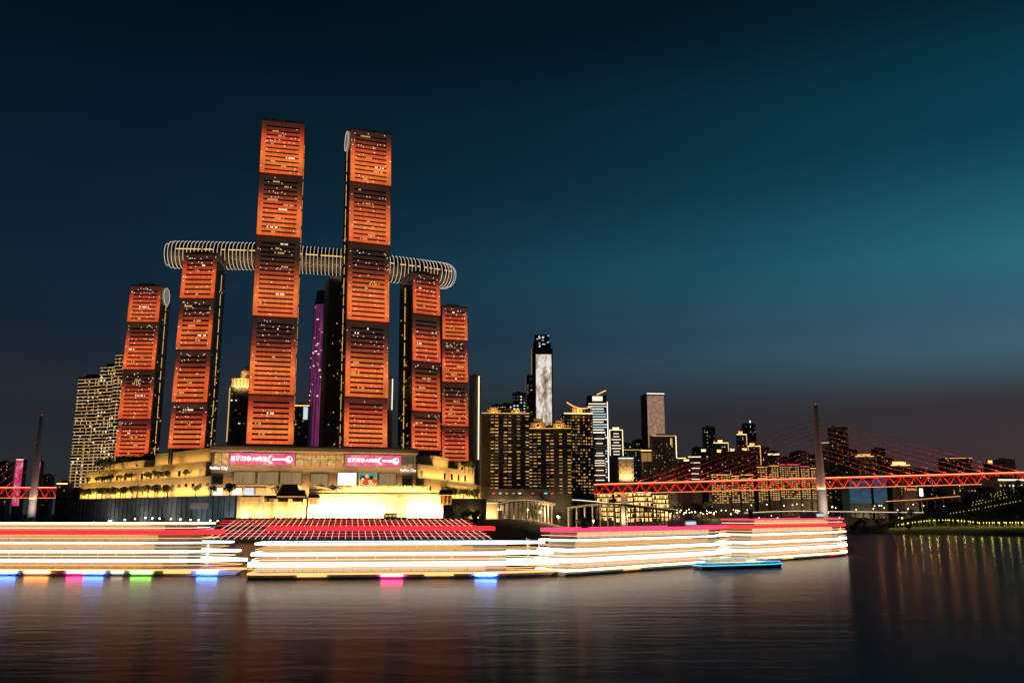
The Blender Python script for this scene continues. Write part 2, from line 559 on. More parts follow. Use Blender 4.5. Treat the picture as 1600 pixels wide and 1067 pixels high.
terrain('peninsula_ground', h_pen, np.concatenate([np.linspace(-2700, -720, 20), np.linspace(-700, 500, 100), np.linspace(540, 7000, 30)]), np.concatenate([np.linspace(540, 1600, 100), np.linspace(1640, 6000, 30)]), 'soil')
terrain('river_bank', h_bank, np.concatenate([np.linspace(230, 900, 90), np.linspace(930, 4000, 20)]), np.concatenate([np.linspace(480, 1400, 90), np.linspace(1440, 2300, 12)]), 'soil')
terrain('far_bank', h_left, np.linspace(-5000, -900, 50), np.linspace(1400, 6000, 40), 'soil')

# ------------------------------------------------------------------ trees
def crown_mesh(seed, n=420, rx=2.6, rz=2.4):
    r = random.Random(seed)
    mb = MB()
    lobes = [(r.uniform(-.55, .55) * rx, r.uniform(-.55, .55) * rx, r.uniform(-.5, .6) * rz, r.uniform(.45, .75)) for _ in range(7)]
    for _ in range(n):
        lx, ly, lz, lr = r.choice(lobes)
        d = Vector((r.gauss(0, 1), r.gauss(0, 1), r.gauss(0, 1))).normalized() * (lr * r.uniform(.5, 1.05) ** .5)
        c = Vector((lx + d.x * rx, ly + d.y * rx, lz + d.z * rz))
        a = Vector((r.gauss(0, 1), r.gauss(0, 1), r.gauss(0, 1))).normalized() * r.uniform(.22, .42)
        b = a.orthogonal().normalized() * r.uniform(.2, .36)
        mb.add([c - a, c + b, c + a, c - b], [(0, 1, 2, 3)])
    return mb.mesh('crown', 'leaf')
def trunk_mesh(seed):
    r = random.Random(seed)
    mb = MB().tube((0, 0, -1), (0, 0, 2.6), .26, .17, 7)
    for k in range(4):
        a = k * 1.6 + r.random()
        mb.tube((0, 0, 2.3), (math.cos(a) * 1.3, math.sin(a) * 1.3, 4.4 + r.random()), .13, .05, 6)
    return mb.mesh('trunk', 'bark')
CROWNS = [crown_mesh(k) for k in range(4)]
TRUNKS = [trunk_mesh(k) for k in range(2)]
def tree(p, h, label, group, name='broadleaf_tree'):
    s = h / 7.0
    t = root(name, p, label, 'tree', group, rng.uniform(0, 6.28))
    link('trunk', TRUNKS[rng.randrange(2)], t, (0, 0, 0), (0, 0, 0), (s, s, s))
    w = s * rng.uniform(.85, 1.2)
    link('crown', CROWNS[rng.randrange(4)], t, (0, 0, 4.8 * s), (0, 0, rng.uniform(0, 6)), (w, w, s * rng.uniform(.85, 1.1)))
    return t

# ------------------------------------------------------------------ the twin-river towers with lit louvres
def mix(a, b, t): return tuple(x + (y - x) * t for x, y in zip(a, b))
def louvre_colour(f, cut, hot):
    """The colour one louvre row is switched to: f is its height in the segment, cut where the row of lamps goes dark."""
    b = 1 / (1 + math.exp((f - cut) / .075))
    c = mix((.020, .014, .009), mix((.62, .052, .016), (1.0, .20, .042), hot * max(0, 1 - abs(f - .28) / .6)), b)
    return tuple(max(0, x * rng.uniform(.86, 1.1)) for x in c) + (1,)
def lit_tower(label, BL, BR, TL, TR, YL, yaw, segs, cuts, depth, side=None, disc=False, hot=1.0, strip=.55):
    fr = px_frame(BL[0], BR[0], BL[1], YL, yaw)
    YR = fr.B.y
    z0, z1 = at(*BL, YL).z, at(*TL, YL).z
    topA, topB = at(*TL, YL), at(TR[0], TR[1], YR)
    A0, B0 = Vector((fr.A.x, fr.A.y)), Vector((fr.B.x, fr.B.y))
    A1, B1 = Vector((topA.x, YL)), Vector((topB.x, YR))
    def P(s, d, t):
        q = (A0.lerp(B0, s)).lerp(A1.lerp(B1, s), t) + fr.n * d
        return Vector((q.x, q.y, z0 + (z1 - z0) * t))
    base = fr.p(fr.w / 2, 0, 0)
    zg = min(z0 - 6, 46)
    o = root('lit_louvre_tower', (base.x, base.y, zg), label, 'tower', 'towers with lit orange louvres')
    tb = (zg - z0) / (z1 - z0)
    W, H = fr.w, z1 - z0
    def slab(mb, s0, s1, d0, d1, ta, tc, m=0, e0=None, e1=None):
        e0 = d0 if e0 is None else e0; e1 = d1 if e1 is None else e1
        mb.hexa([P(s0, d0, ta), P(s1, d0, ta), P(s1, d1, ta), P(s0, d1, ta), P(s0, e0, tc), P(s1, e0, tc), P(s1, e1, tc), P(s0, e1, tc)], m)
    mb = MB()
    slab(mb, .01, .99, 1.4, depth, tb, 1 - 1.5 / H)
    body = mb.build('tower_body', 'glass', o)
    mb = MB()
    for k in range(5):
        slab(mb, .06 + .2 * k, .075 + .2 * k, .4, 1.4, tb, 0)
    slab(mb, .02, .98, .8, 1.4, tb, tb + 2 / H)
    mb.build('lobby_frame', 'mull', o)
    bounds = [z0 + 0] + [at(BL[0] + (TL[0] - BL[0]) * (BL[1] - y) / (BL[1] - TL[1]), y, YL).z for y in segs] + [z1]
    wins, spark, fins = MB(), MB(), MB()
    for i in range(len(bounds) - 1):
        ta, tc = (bounds[i] - z0) / H, (bounds[i + 1] - z0) / H
        hh = bounds[i + 1] - bounds[i]
        n = max(4, round((hh - 2) / 4.25))
        gap = 1.6 / H
        tt = tc - gap
        dd = lambda t: -2.2 + 2.6 * (t - ta) / (tc - ta)
        mb = MB()
        slab(mb, .0, 1, .62, 1.35, tt + .1 / H, tc)
        for sx in (.0, .992):
            slab(mb, sx, sx + .008, .3, .7, ta, tt)
        seg = mb.build('facade_segment', 'mull', o)
        pitch = (tt - ta) / n
        for k in range(n):
            a, b = ta + k * pitch, ta + (k + 1) * pitch
            last = k == n - 1
            mb = MB()
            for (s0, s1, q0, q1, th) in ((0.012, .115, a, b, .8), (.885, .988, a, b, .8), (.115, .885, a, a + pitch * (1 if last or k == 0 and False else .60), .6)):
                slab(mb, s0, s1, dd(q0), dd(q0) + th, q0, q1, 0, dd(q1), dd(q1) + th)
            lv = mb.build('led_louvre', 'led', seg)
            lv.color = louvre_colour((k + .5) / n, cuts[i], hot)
            # a few lit rooms behind the slit
            if not last and rng.random() < .32:
                s = rng.uniform(.12, .6)
                kind = 0 if rng.random() < .65 else 1
                for q in range(rng.randint(2, 9)):
                    if s > .87: break
                    ww = rng.uniform(.015, .035)
                    if rng.random() < .75:
                        qa, qb = a + pitch * .64, a + pitch * .96
                        wins.add([P(s, dd(qa) + .75, qa), P(s + ww, dd(qa) + .75, qa), P(s + ww, dd(qb) + .75, qb), P(s, dd(qb) + .75, qb)], [(0, 1, 2, 3)], kind)
                    s += ww + .008
            f = (k + .5) / n
            for _ in range(rng.randint(0, 3 if f < .6 else 8)):
                s, t = rng.uniform(.02, .97), rng.uniform(a, a + pitch * .55)
                r1, r2 = .42 / W, .42 / H
                slab(spark, s, s + r1, dd(t) - .35, dd(t) - .05, t, t + r2)
        for k in range(12):
            s = .02 + .96 * k / 12
            fins.add([P(s, -2.2, ta + .3 / H), P(s + .022, -2.2, ta + .3 / H), P(s + .011, -.9, ta + .3 / H), P(s + .011, -1.9, ta - 2.6 / H)], [(0, 1, 3), (1, 2, 3), (2, 0, 3), (0, 2, 1)])
    wins.build('lit_rooms', ['w_gold', 'w_white'], o, 'stuff')
    spark.build('sparkle_lights', 'sparkle', o, 'stuff')
    fins.build('louvre_fins', 'mull', o, 'stuff')
    # narrow glazed flank: mullion grid, light strip
    for sd, s in (('L', 0.0), ('R', 1.0)):
        e = .012 if sd == 'L' else .988
        g = MB()
        nv, nh = max(4, round(depth / 3.6)), round(H / 4.3)
        for k in range(nv + 1):
            d = 1.6 + (depth - 2.0) * k / nv
            lo, hi = (s, e) if sd == 'L' else (e, s)
            slab(g, lo, hi, d, d + .35, tb, 1 - 7 / H)
        for k in range(nh):
            t = k / nh * (1 - 8 / H)
            lo, hi = (s + .004, e) if sd == 'L' else (e, s - .004)
            slab(g, lo, hi, 1.6, depth, t, t + .55 / H)
        g.build('mullion_grid', 'mull', o, 'stuff')
        if sd == side:
            st = MB()
            d = depth * strip
            t = .01
            while t < 1 - 14 / H:
                q = rng.uniform(6, 16) / H
                lo, hi = (s - .006, s) if sd == 'L' else (s, s + .006)
                slab(st, lo, hi, d, d + .7, t, min(t + q, 1 - 12 / H))
                t += q + rng.uniform(1, 4) / H
            st.build('light_strip', 's_amber', o)
            lw = MB()
            for _ in range(36):
                d, t = rng.uniform(2, depth - 2), rng.random() ** 2 * .9
                ss = (s - .004, s + .002) if sd == 'L' else (s - .002, s + .004)
                slab(lw, *ss, d, d + 1.2, t, t + 1.2 / H, rng.randrange(2))
            lw.build('flank_windows', ['w_gold', 'w_faint'], o, 'stuff')
    cap = MB()
    slab(cap, .0, 1, .2, depth + .3, 1 - 1.4 / H, 1 + .3 / H)
    slab(cap, .2, .7, 6, depth - 4, 1 + .3 / H, 1 + 3 / H)
    cap.build('roof', 'mull', o)
    for q, e in ((P(.3, 8, 1 + 3 / H), P(.3, 8, 1 + 8 / H)), (P(.55, 10, 1 + 3 / H), P(.62, 10, 1 + 6 / H))):
        MB().tube(q, e, .25, .1, 6).build('roof_mast', 'metal', o)
    if disc:
        s = 1.0 if side == 'R' else 0.0
        sg = 1 if side == 'R' else -1
        c = P(s, depth * .42, 1 - 9.5 / H)
        u = Vector((fr.u.x, fr.u.y, 0)) * sg
        MB().tube(c - u * .5, c + u * 1.6, 9.2, 8.8, 28).build('round_end_window', screen_round, o)
        ringm = MB()
        for k in range(28):
            a0, a1 = 2 * math.pi * k / 28, 2 * math.pi * (k + 1) / 28
            nn = Vector((fr.n.x, fr.n.y, 0))
            pp = [c + u * 1.7 + (nn * math.cos(a) + Vector((0, 0, 1)) * math.sin(a)) * 9.1 for a in (a0, a1)]
            ringm.bar(pp[0], pp[1], .28, .28)
        ringm.build('round_window_rim', 'hoop', o)
    return fr, P, o
screen_round = screen_material('pale_round_glazing', [(.3, (.10, .085, .07)), (.7, (.22, .19, .16))], .5, 1.0, 6.0)

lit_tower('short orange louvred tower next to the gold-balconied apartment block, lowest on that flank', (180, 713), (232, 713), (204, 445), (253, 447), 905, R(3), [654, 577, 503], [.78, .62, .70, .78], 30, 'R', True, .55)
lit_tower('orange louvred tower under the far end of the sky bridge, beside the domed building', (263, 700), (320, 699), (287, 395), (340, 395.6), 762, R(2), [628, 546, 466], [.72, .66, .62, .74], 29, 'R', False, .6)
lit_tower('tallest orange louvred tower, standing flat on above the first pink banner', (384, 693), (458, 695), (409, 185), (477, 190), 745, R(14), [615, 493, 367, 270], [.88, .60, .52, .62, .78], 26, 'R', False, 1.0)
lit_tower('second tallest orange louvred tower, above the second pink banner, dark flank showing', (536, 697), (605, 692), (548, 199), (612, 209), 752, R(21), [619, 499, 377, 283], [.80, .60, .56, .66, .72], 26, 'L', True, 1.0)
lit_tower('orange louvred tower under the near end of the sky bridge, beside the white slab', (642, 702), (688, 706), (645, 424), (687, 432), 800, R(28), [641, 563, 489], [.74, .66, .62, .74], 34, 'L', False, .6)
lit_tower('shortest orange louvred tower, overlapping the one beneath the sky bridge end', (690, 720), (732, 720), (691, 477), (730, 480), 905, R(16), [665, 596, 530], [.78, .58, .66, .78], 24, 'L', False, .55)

# dark back tower that carries the sky bridge behind the second tall tower
fr = px_frame(504, 540, 697, 800, R(21))
b0 = fr.p(fr.w / 2, 0, 46)
o = root('dark_ribbed_tower', b0, 'dark ribbed tower carrying the sky bridge, half hidden by an orange one', 'tower')
zt = at(514, 432, 800).z
tl = at(515, 432, 800).x - fr.A.x
mb = MB()
mb.hexa([fr.p(0, 0, 46), fr.p(fr.w, 0, 46), fr.p(fr.w, 26, 46), fr.p(0, 26, 46), fr.p(tl, 0, zt), fr.p(fr.w, 0, zt), fr.p(fr.w, 26, zt), fr.p(tl, 26, zt)])
mb.build('tower_body', 'bodydark', o)
mb = MB()
for k in range(9):
    a = fr.w * k / 9
    mb.bar(fr.p(a, -.3, 46), fr.p(tl + (fr.w - tl) * k / 9, -.3, zt), .5, .5)
mb.build('facade_ribs', 'mull', o, 'stuff')
mb = MB()
for _ in range(40):
    t, a = rng.random() ** 1.6, rng.uniform(.1, .9)
    aa = tl * t + (fr.w - tl * t) * a
    fr.box(mb, aa, aa + 1, -.35, 0, 46 + (zt - 46) * t, 47 + (zt - 46) * t, rng.randrange(2))
mb.build('lit_rooms', ['w_gold', 'w_faint'], o, 'stuff')

# ------------------------------------------------------------------ sky bridge
path_px = [(262, 398, 800), (300, 398.5, 802), (350, 399.5, 804), (400, 401, 806), (470, 406, 810), (530, 410, 816), (575, 415, 822), (615, 421, 830), (650, 425, 838), (680, 429, 848), (703, 433, 860)]
ctr = [at(*p) for p in path_px]
def resample(pts, step):
    out, acc = [pts[0]], 0
    for a, b in zip(pts, pts[1:]):
        L = (b - a).length
        t = step - acc
        while t <= L:
            out.append(a.lerp(b, t / L)); t += step
        acc = L - (t - step)
    return out
fine = resample(ctr, 2.8)
mid = ctr[5]
zs = sum(p.z for p in ctr) / len(ctr)
sb = root('sky_bridge', (mid.x, mid.y, zs - 13), 'long glass tube bridge ringed with lit hoops across the tower tops', 'sky bridge')
RV, RH = 12.6, 13.0
def frame_at(pts, i):
    t = (pts[min(i + 1, len(pts) - 1)] - pts[max(i - 1, 0)])
    t.z = 0
    t.normalize()
    return t, Vector((-t.y, t.x, 0))
def ring_pts(c, nn, rv, rh, n=24): return [c + nn * (rh * math.cos(2 * math.pi * k / n)) + Vector((0, 0, rv * math.sin(2 * math.pi * k / n))) for k in range(n)]
mb = MB()
n = 24
N = len(fine)
for i, c in enumerate(fine):
    t, nn = frame_at(fine, i)
    e = min(i, N - 1 - i)
    q = min(1, math.sqrt(max(.0, 1 - (1 - min(1, (e + .6) / 4)) ** 2)))
    mb.v += [tuple(p) for p in ring_pts(c, nn, RV * q, RH * q, n)]
for i in range(N - 1):
    for k in range(n):
        mb.f.append((i * n + k, i * n + (k + 1) % n, (i + 1) * n + (k + 1) % n, (i + 1) * n + k))
        zl = math.sin(2 * math.pi * (k + .5) / n)
        mb.m.append(1 if zl < -.05 else 0)
mb.f += [tuple(range(n - 1, -1, -1)), tuple((N - 1) * n + k for k in range(n))]
mb.m += [0, 0]
tube = mb.build('glass_tube', ['glass', 'bodywarm'], sb, smooth=True)
coarse = resample(ctr, 3.5)
for i in range(len(coarse)):
    t, nn = frame_at(coarse, i)
    e = min(i, len(coarse) - 1 - i)
    q = (.80, .95, 1.0)[min(e, 2)]
    pp = ring_pts(coarse[i], nn, RV * q + .35, RH * q + .35, 28)
    h = MB()
    for k in range(28):
        h.bar(pp[k], pp[(k + 1) % 28], .3, .3)
    h.build('hoop', 'hoop', sb)
mb = MB()
for i in range(3, N - 3):
    t, nn = frame_at(fine, i)
    if rng.random() < .7:
        a, b2 = fine[i] - nn * (RH + .15), fine[i + 1] - nn * (RH + .15)
        mb.bar(a + Vector((0, 0, 2)), b2 + Vector((0, 0, 2)), .5, .8)
mb.build('garden_light_band', 's_amber', sb)
for i in range(2, N - 2, 9):
    t, nn = frame_at(fine, i)
    p = fine[i] - nn * (RH + 7) - Vector((0, 0, RV + 3))
    area_lamp('bridge_uplight', p, fine[i], 22, .5, 1700, (1, .6, .25), t)

# ------------------------------------------------------------------ shopping podium under the towers
def wall_lamps(fr, z, out, power, color, n=1, aim=8, a0=0, a1=None):
    a1 = fr.w if a1 is None else a1
    L = (a1 - a0) / n
    for k in range(n):
        c = a0 + L * (k + .5)
        area_lamp('facade_floodlight', fr.p(c, -out, z), fr.p(c, 0, z + aim), L * .9, .6, power * 4.8 / n, color, (fr.u.x, fr.u.y, 0))
YEL = (1, .54, .12)
fm = px_frame(330, 650, 735, 690, R(15))
base = fm.p(fm.w / 2, 0, 28)
pod = root('shopping_podium', base, 'broad shopping podium with two pink banners under the tall towers', 'mall')
W = fm.w
mb = MB()
fm.box(mb, 0, W, 0, 70, 20, 50)
fm.box(mb, 0, W, 3.2, 70, 50, 65)
mb.build('podium_wall', 'stone', pod)
mb = MB()
prof = [(-1.2, 65.3), (-1.5, 66.2), (-.9, 69), (1.0, 70.3), (70, 70.3), (70, 65.3)]
for (d0, za), (d1, zb) in zip(prof, prof[1:] + prof[:1]):
    pass
vs = [fm.p(-1.5, d, z) for d, z in prof] + [fm.p(W + 1.5, d, z) for d, z in prof]
kk = len(prof)
mb.add(vs, [tuple(range(kk)), tuple(range(2 * kk - 1, kk - 1, -1))] + [(i, kk + i, kk + (i + 1) % kk, (i + 1) % kk) for i in range(kk)])
mb.build('cornice', 'stone', pod)
# stone courses across the front
for k in range(10):
    z = 31 + 2.05 * k
    mb = MB()
    fm.box(mb, 0.05, W - .05, -.12, 0, z + .15, z + 1.95)
    mb.build('stone_course', 'stone', pod)
def pa(x): return (x - 330) / 320.0 * fm.w        # photo column to metres along the front
# upper glazed gallery and banners
def banner(x0, x1):
    a0, a1 = pa(x0), pa(x1)
    mb = MB(); fm.box(mb, a0, a1, 1.2, 3.0, 55.2, 64.2)
    bn = mb.build('led_banner', 'pinkscreen', pod)
    bn['label'] = 'glowing pink banner with white Chinese lettering'
    mb = MB()
    fm.box(mb, a0 - .6, a1 + .6, 1.4, 3.1, 54.6, 55.15); fm.box(mb, a0 - .6, a1 + .6, 1.4, 3.1, 64.25, 64.8)
    mb.build('banner_frame', 'metal', bn)
    wd = a1 - a0
    ORG[bn.name] = ORG[pod.name]
    put_text('赋能万象·AI共生', wd * .078, 'text', fm, a0 + wd * .30, 1.1, 59.7, bn, bold=.09)
    mb = MB()
    def disc(c, r, zc, cut=None, m=0):
        pts = [fm.p(c + r * math.cos(2 * math.pi * k / 20), 1.08, zc + r * math.sin(2 * math.pi * k / 20)) for k in range(20)]
        mb.add(pts, [tuple(range(20))], m)
    disc(a1 - 4.2, 2.6, 59.7)
    for r in (3.0, 2.3):
        for k in range(9):
            a_0, a_1 = R(100 + 20 * k), R(120 + 20 * k)
            mb.bar(fm.p(a0 + wd * .645 + r * math.cos(a_0), 1.08, 59.7 + r * math.sin(a_0)), fm.p(a0 + wd * .645 + r * math.cos(a_1), 1.08, 59.7 + r * math.sin(a_1)), .3, .3)
    for k in range(8):
        c = a0 + wd * (.66 + .026 * k)
        fm.box(mb, c, c + wd * .02, 1.05, 1.12, 58.9, 60.5)
    mb.build('banner_logo', 'text', bn)
    mb = MB()
    pts = [fm.p(a1 - 3.3 + 1.1 * math.cos(2 * math.pi * k / 14), 1.04, 60.4 + 1.1 * math.sin(2 * math.pi * k / 14)) for k in range(14)]
    mb.add(pts, [tuple(range(14))]).build('logo_notch', 'magenta', bn)
banner(356, 455)
banner(537, 625)
M['gallery'] = screen_material('lit_gallery_interior', [(.3, (.22, .09, .02)), (.5, (.62, .33, .08)), (.7, (1, .72, .3))], .22, .95, 5.0, (1, 1, 1.6))
def gallery(x0, x1, n, lit='gallery'):
    a0, a1 = pa(x0), pa(x1)
    st = (a1 - a0) / n
    for k in range(n):
        mb = MB(); fm.box(mb, a0 + st * k + .25, a0 + st * (k + 1) - .25, 2.9, 3.1, 55.4 + rng.uniform(0, 2), 63.6)
        mb.build('gallery_pane', lit, pod)
    mb = MB()
    for k in range(n + 1):
        fm.box(mb, a0 + st * k - .2, a0 + st * k + .2, 2.4, 3.15, 55, 64.6)
    fm.box(mb, a0, a1, 2.5, 3.12, 59.6, 59.9)
    mb.build('gallery_mullions', 'metal', pod, 'stuff')
gallery(333, 355, 2)
gallery(457, 533, 6)
gallery(627, 646, 2, 'w_faint')
def panel(name, x0, x1, z0, z1, m, frame=True, proud=.5):
    mb = MB(); fm.box(mb, pa(x0), pa(x1), -proud, -.13, z0, z1)
    o = mb.build(name, m, pod)
    if frame:
        mb = MB()
        a0, a1 = pa(x0), pa(x1)
        fm.box(mb, a0 - .5, a1 + .5, -proud - .12, -.14, z1 + .02, z1 + .6)
        fm.box(mb, a0 - .5, a1 + .5, -proud - .12, -.14, z0 - .6, z0 - .02)
        fm.box(mb, a0 - .5, a0 - .02, -proud - .1, -.14, z0, z1)
        fm.box(mb, a1 + .02, a1 + .5, -proud - .1, -.14, z0, z1)
        mb.build('panel_frame', 'metal', o)
    return o
M['curtain'] = screen_material('backlit_curtain', [(.3, (.16, .10, .04)), (.7, (.42, .28, .13))], .8, .9, 4.0, (1.5, 1.5, .06))
for x0, x1 in ((364, 396), (400, 431), (435, 467), (590, 617)):
    panel('curtain_window', x0, x1, 40.3, 49.5, 'curtain')
panel('entrance_screen', 482, 508, 36, 48.5, M['curtain'])
panel('white_screen', 524, 553, 40, 49.6, 'screenwhite')
ps = panel('picture_screen', 557, 586, 40, 49.6, 'ad_yellow')
def ad(name, m, pts):
    MB().add([fm.p(pa(557) + (pa(586) - pa(557)) * a, -.53 - .02 * (len(ps.children)), 40 + 9.6 * b) for a, b in pts], [tuple(range(len(pts)))]).build(name, m, ps)
def blob(c, b, r, sq=1.0): return [(c + r * .66 * math.cos(k * math.pi / 8), b + r * sq * math.sin(k * math.pi / 8)) for k in range(16)]
ad('picture_sky', 'ad_teal', [(0.02, .45), (.98, .62), (.98, .98), (.02, .98)])
ad('picture_shape', 'ad_red', blob(.42, .38, .34, 1.1))
ad('picture_shape', 'ad_dark', blob(.22, .55, .24))
ad('picture_shape', 'ad_pale', blob(.22, .46, .15))
ad('picture_shape', 'ad_dark', blob(.70, .62, .18))
ad('picture_shape', 'ad_red', blob(.88, .35, .2))
ad('picture_shape', 'ad_pale', blob(.62, .3, .14))
ad('picture_shape', 'ad_yellow', blob(.45, .75, .16))
for x0, x1, m in ((363, 377, 'w_white'), (381, 395, 'w_cool'), (398, 412, 'w_gold'), (523, 534, 'w_white'), (541, 553, 'w_cool'), (557, 569, 'w_white'), (572, 584, 'w_white'), (587, 600, 'w_white'), (602, 614, 'w_white'), (333, 349, 'w_white')):
    panel('shop_window', x0, x1, 31.5, 37.2, m)
for x0, x1 in ((333, 348), (628, 643)):
    panel('dark_window', x0, x1, 40, 46, 'glass')
ORG[pod.name] = base
put_text('Raffles City', 2.9, 'text', fm, pa(341), -.4, 52.3, pod, 'mall_name', .04)
put_text('Raffles City', 2.9, 'text', fm, pa(637), -.4, 52.3, pod, 'mall_name')
mb = MB()
c = fm.p(pa(459), -3, 36.5)
mb.tube(c, c + Vector((fm.n.x, fm.n.y, 0)) * 1.0, 1.9, 1.9, 20)
mb.build('round_sign', 'lampwarm', pod)
wall_lamps(fm, 31.5, 5, 5000, (1, .52, .18), 3, 11)
wall_lamps(fm, 52, 7, 3600, (1, .54, .22), 3, 16)

def terrace(name, label, xa, Ya, xb, Yb, y, z0, z1, depth, lamp, nwin=0, wz=None, win='w_faint', flip=False, courses=7):
    A, B = at(xa, y, Ya), at(xb, y, Yb)
    fr = Frame(A, B)
    o = root(name, fr.p(fr.w / 2, 0, z0), label, 'terrace', 'lit stone terraces of the podium')
    mb = MB(); fr.box(mb, 0, fr.w, 0, depth, z0 - 3, z1)
    mb.build('terrace_wall', 'stone', o)
    st = (z1 - z0) / courses
    for k in range(courses):
        mb = MB(); fr.box(mb, .1, fr.w - .1, -.14, 0, z0 + st * k + .22, z0 + st * (k + 1) - .22)
        mb.build('stone_course', 'stone', o)
    mb = MB(); fr.box(mb, -.4, fr.w + .4, -.5, depth, z1, z1 + .7)
    mb.build('coping', 'stone', o)
    if nwin:
        for k in range(nwin):
            if rng.random() < .25: continue
            a = fr.w * (k + .5) / nwin
            h0, h1 = wz
            ww = min(2.6, fr.w / nwin * .36)
            mb = MB(); fr.box(mb, a - ww, a + ww, -.22, -.15, h0, h1)
            p = mb.build('window', rng.choice([win, 'glass', 'glass']), o)
            mb = MB(); fr.box(mb, a - ww - .3, a + ww + .3, -.35, -.15, h0 - .4, h0 - .02)
            mb.build('sill', 'stone', p)
    if lamp:
        wall_lamps(fr, z0 + 1.7, 4.5, lamp, YEL, max(1, round(fr.w / 70)), (z1 - z0) * .75)
    return fr, o
L1, _ = terrace('stone_terrace', 'long low yellow-lit terrace wall with a tree row in front, beside the apartment block', 126, 880, 330, 692, 765, 30, 45.5, 40, 13000, 22, (38.5, 41), 'w_faint')
L2, _ = terrace('stone_terrace', 'middle yellow-lit terrace set back above the tree-lined wall', 133, 905, 322, 708, 735, 46, 57.5, 40, 6500, 14, (47.5, 52.5), 'w_dim')
L3, _ = terrace('stone_terrace', 'small top terrace block below the shortest outer tower', 162, 880, 226, 800, 725, 57.6, 64, 30, 900, 3, (60, 61.5))
L4, _ = terrace('stone_terrace', 'banded top terrace block beside the glazed gallery end', 243, 790, 330, 712, 715, 57.6, 68.5, 30, 1400, 0)
R1, _ = terrace('stone_terrace', 'low yellow-lit terrace wall running towards the dark apartment slabs', 662, 742, 751, 930, 760, 30, 45.5, 36, 9000, 16, (36.5, 40.5), 'w_amber')
R2, _ = terrace('stone_terrace', 'middle terrace of blocks behind the low wall near the white slab tower', 652, 742, 741, 880, 735, 46, 57.5, 30, 4500, 8, (47.5, 53))
R3, _ = terrace('stone_terrace', 'small banded top block beneath the shortest louvred tower', 676, 775, 700, 815, 725, 57.6, 66.5, 24, 700, 0)
R4, _ = terrace('stone_terrace', 'outermost small top block overlooking the apartment slabs', 715, 850, 741, 900, 725, 57.6, 65, 20, 500, 2, (59, 61))

# retaining wall below the podium with its service deck
A, B = at(108, 795, 872), at(372, 795, 662)
rw = Frame(A, B)
o = root('retaining_wall', rw.p(rw.w / 2, 0, 14), 'long grey concrete retaining wall below the yellow terraces', 'wall')
mb = MB(); rw.box(mb, 0, rw.w, 0, 46, 10, 30)
mb.build('wall_slab', 'dark_concrete', o)
mb = MB()
rw.box(mb, -.5, rw.w + 1, -.8, 46, 30.02, 31)
mb.build('deck_edge', 'dark_concrete', o)
nb = 38
for k in range(nb):
    a = rw.w * (k + .5) / nb
    mb = MB(); rw.box(mb, a - .35, a + .35, -.45, 0, 12, 30)
    mb.build('buttress', 'dark_concrete', o)
fb = Frame(rw.B, at(760, 795, 742))
o2 = root('plaza_retaining_wall', fb.p(fb.w / 2, 0, 14), 'dark wall of the deck behind the old city wall', 'wall')
mb = MB(); fb.box(mb, 0, fb.w, 0, 50, 10, 29.6); mb.build('wall_slab', 'dark_concrete', o2)
for k in range(9):
    mb = MB(); fb.box(mb, 4 + 6 * k, 8.5 + 6 * k, -.3, -.02, 26, 28.6); mb.build('lit_opening', 'w_dim', o2)
mb = MB(); rw.box(mb, rw.w * .775, rw.w * .865, -.8, -.46, 21, 26); sgn = mb.build('blue_sign', 'w_faint', o)
# floodlights along its foot
post = MB().tube((0, 0, -2), (0, 0, 5.2), .12, .08, 6).mesh('post', 'metal')
head = MB().tube((0, -.4, 5.1), (0, .4, 5.3), .4, .4, 10).mesh('lamp_head', 'lamp')
headw = MB().tube((0, -.3, 5.1), (0, .3, 5.3), .5, .5, 10).mesh('lamp_head', 'lampwarm')
heady = MB().tube((0, 0, 3.4), (0, 0, 4.2), .42, .35, 10).mesh('lamp_head', 'lampyellow')
def lamp_post(p, hd, label, group, name='floodlight_post', s=1.0):
    o = root(name, p, label, 'lamp', group)
    link('post', post, o, (0, 0, 0), (0, 0, 0), (s, s, s))
    link('lamp_head', hd, o, (0, 0, 0), (0, 0, 0), (s, s, s))
for k, a in enumerate([.30, .40, .415, .50, .56, .62, .66, .70, .76, .81, .86, .90, .955, .99]):
    p = rw.p(rw.w * a, -14, 0)
    lamp_post((p.x, p.y, ground(p.x, p.y)), headw if k in (4, 9) else head, 'floodlight on a short post along the foot of the grey retaining wall', 'floodlights along the grey retaining wall')
    if k % 3 == 0:
        point_lamp('floodlight_glow', (p.x, p.y - 1, ground(p.x, p.y) + 5.2), 9000, (.95, .93, .88) if k < 7 else (.6, .85, 1.0))
# slope lamps by the water below the apartment block
for k in range(14):
    p = on_z(88 + 9 * k, 796 + 1.15 * k, 16)
    g = ground(p.x, p.y)
    lamp_post((p.x, p.y, g), head, 'white lamp in the string down the dark slope under the apartment block', 'white lamps down the dark slope', 'slope_lamp', .8)

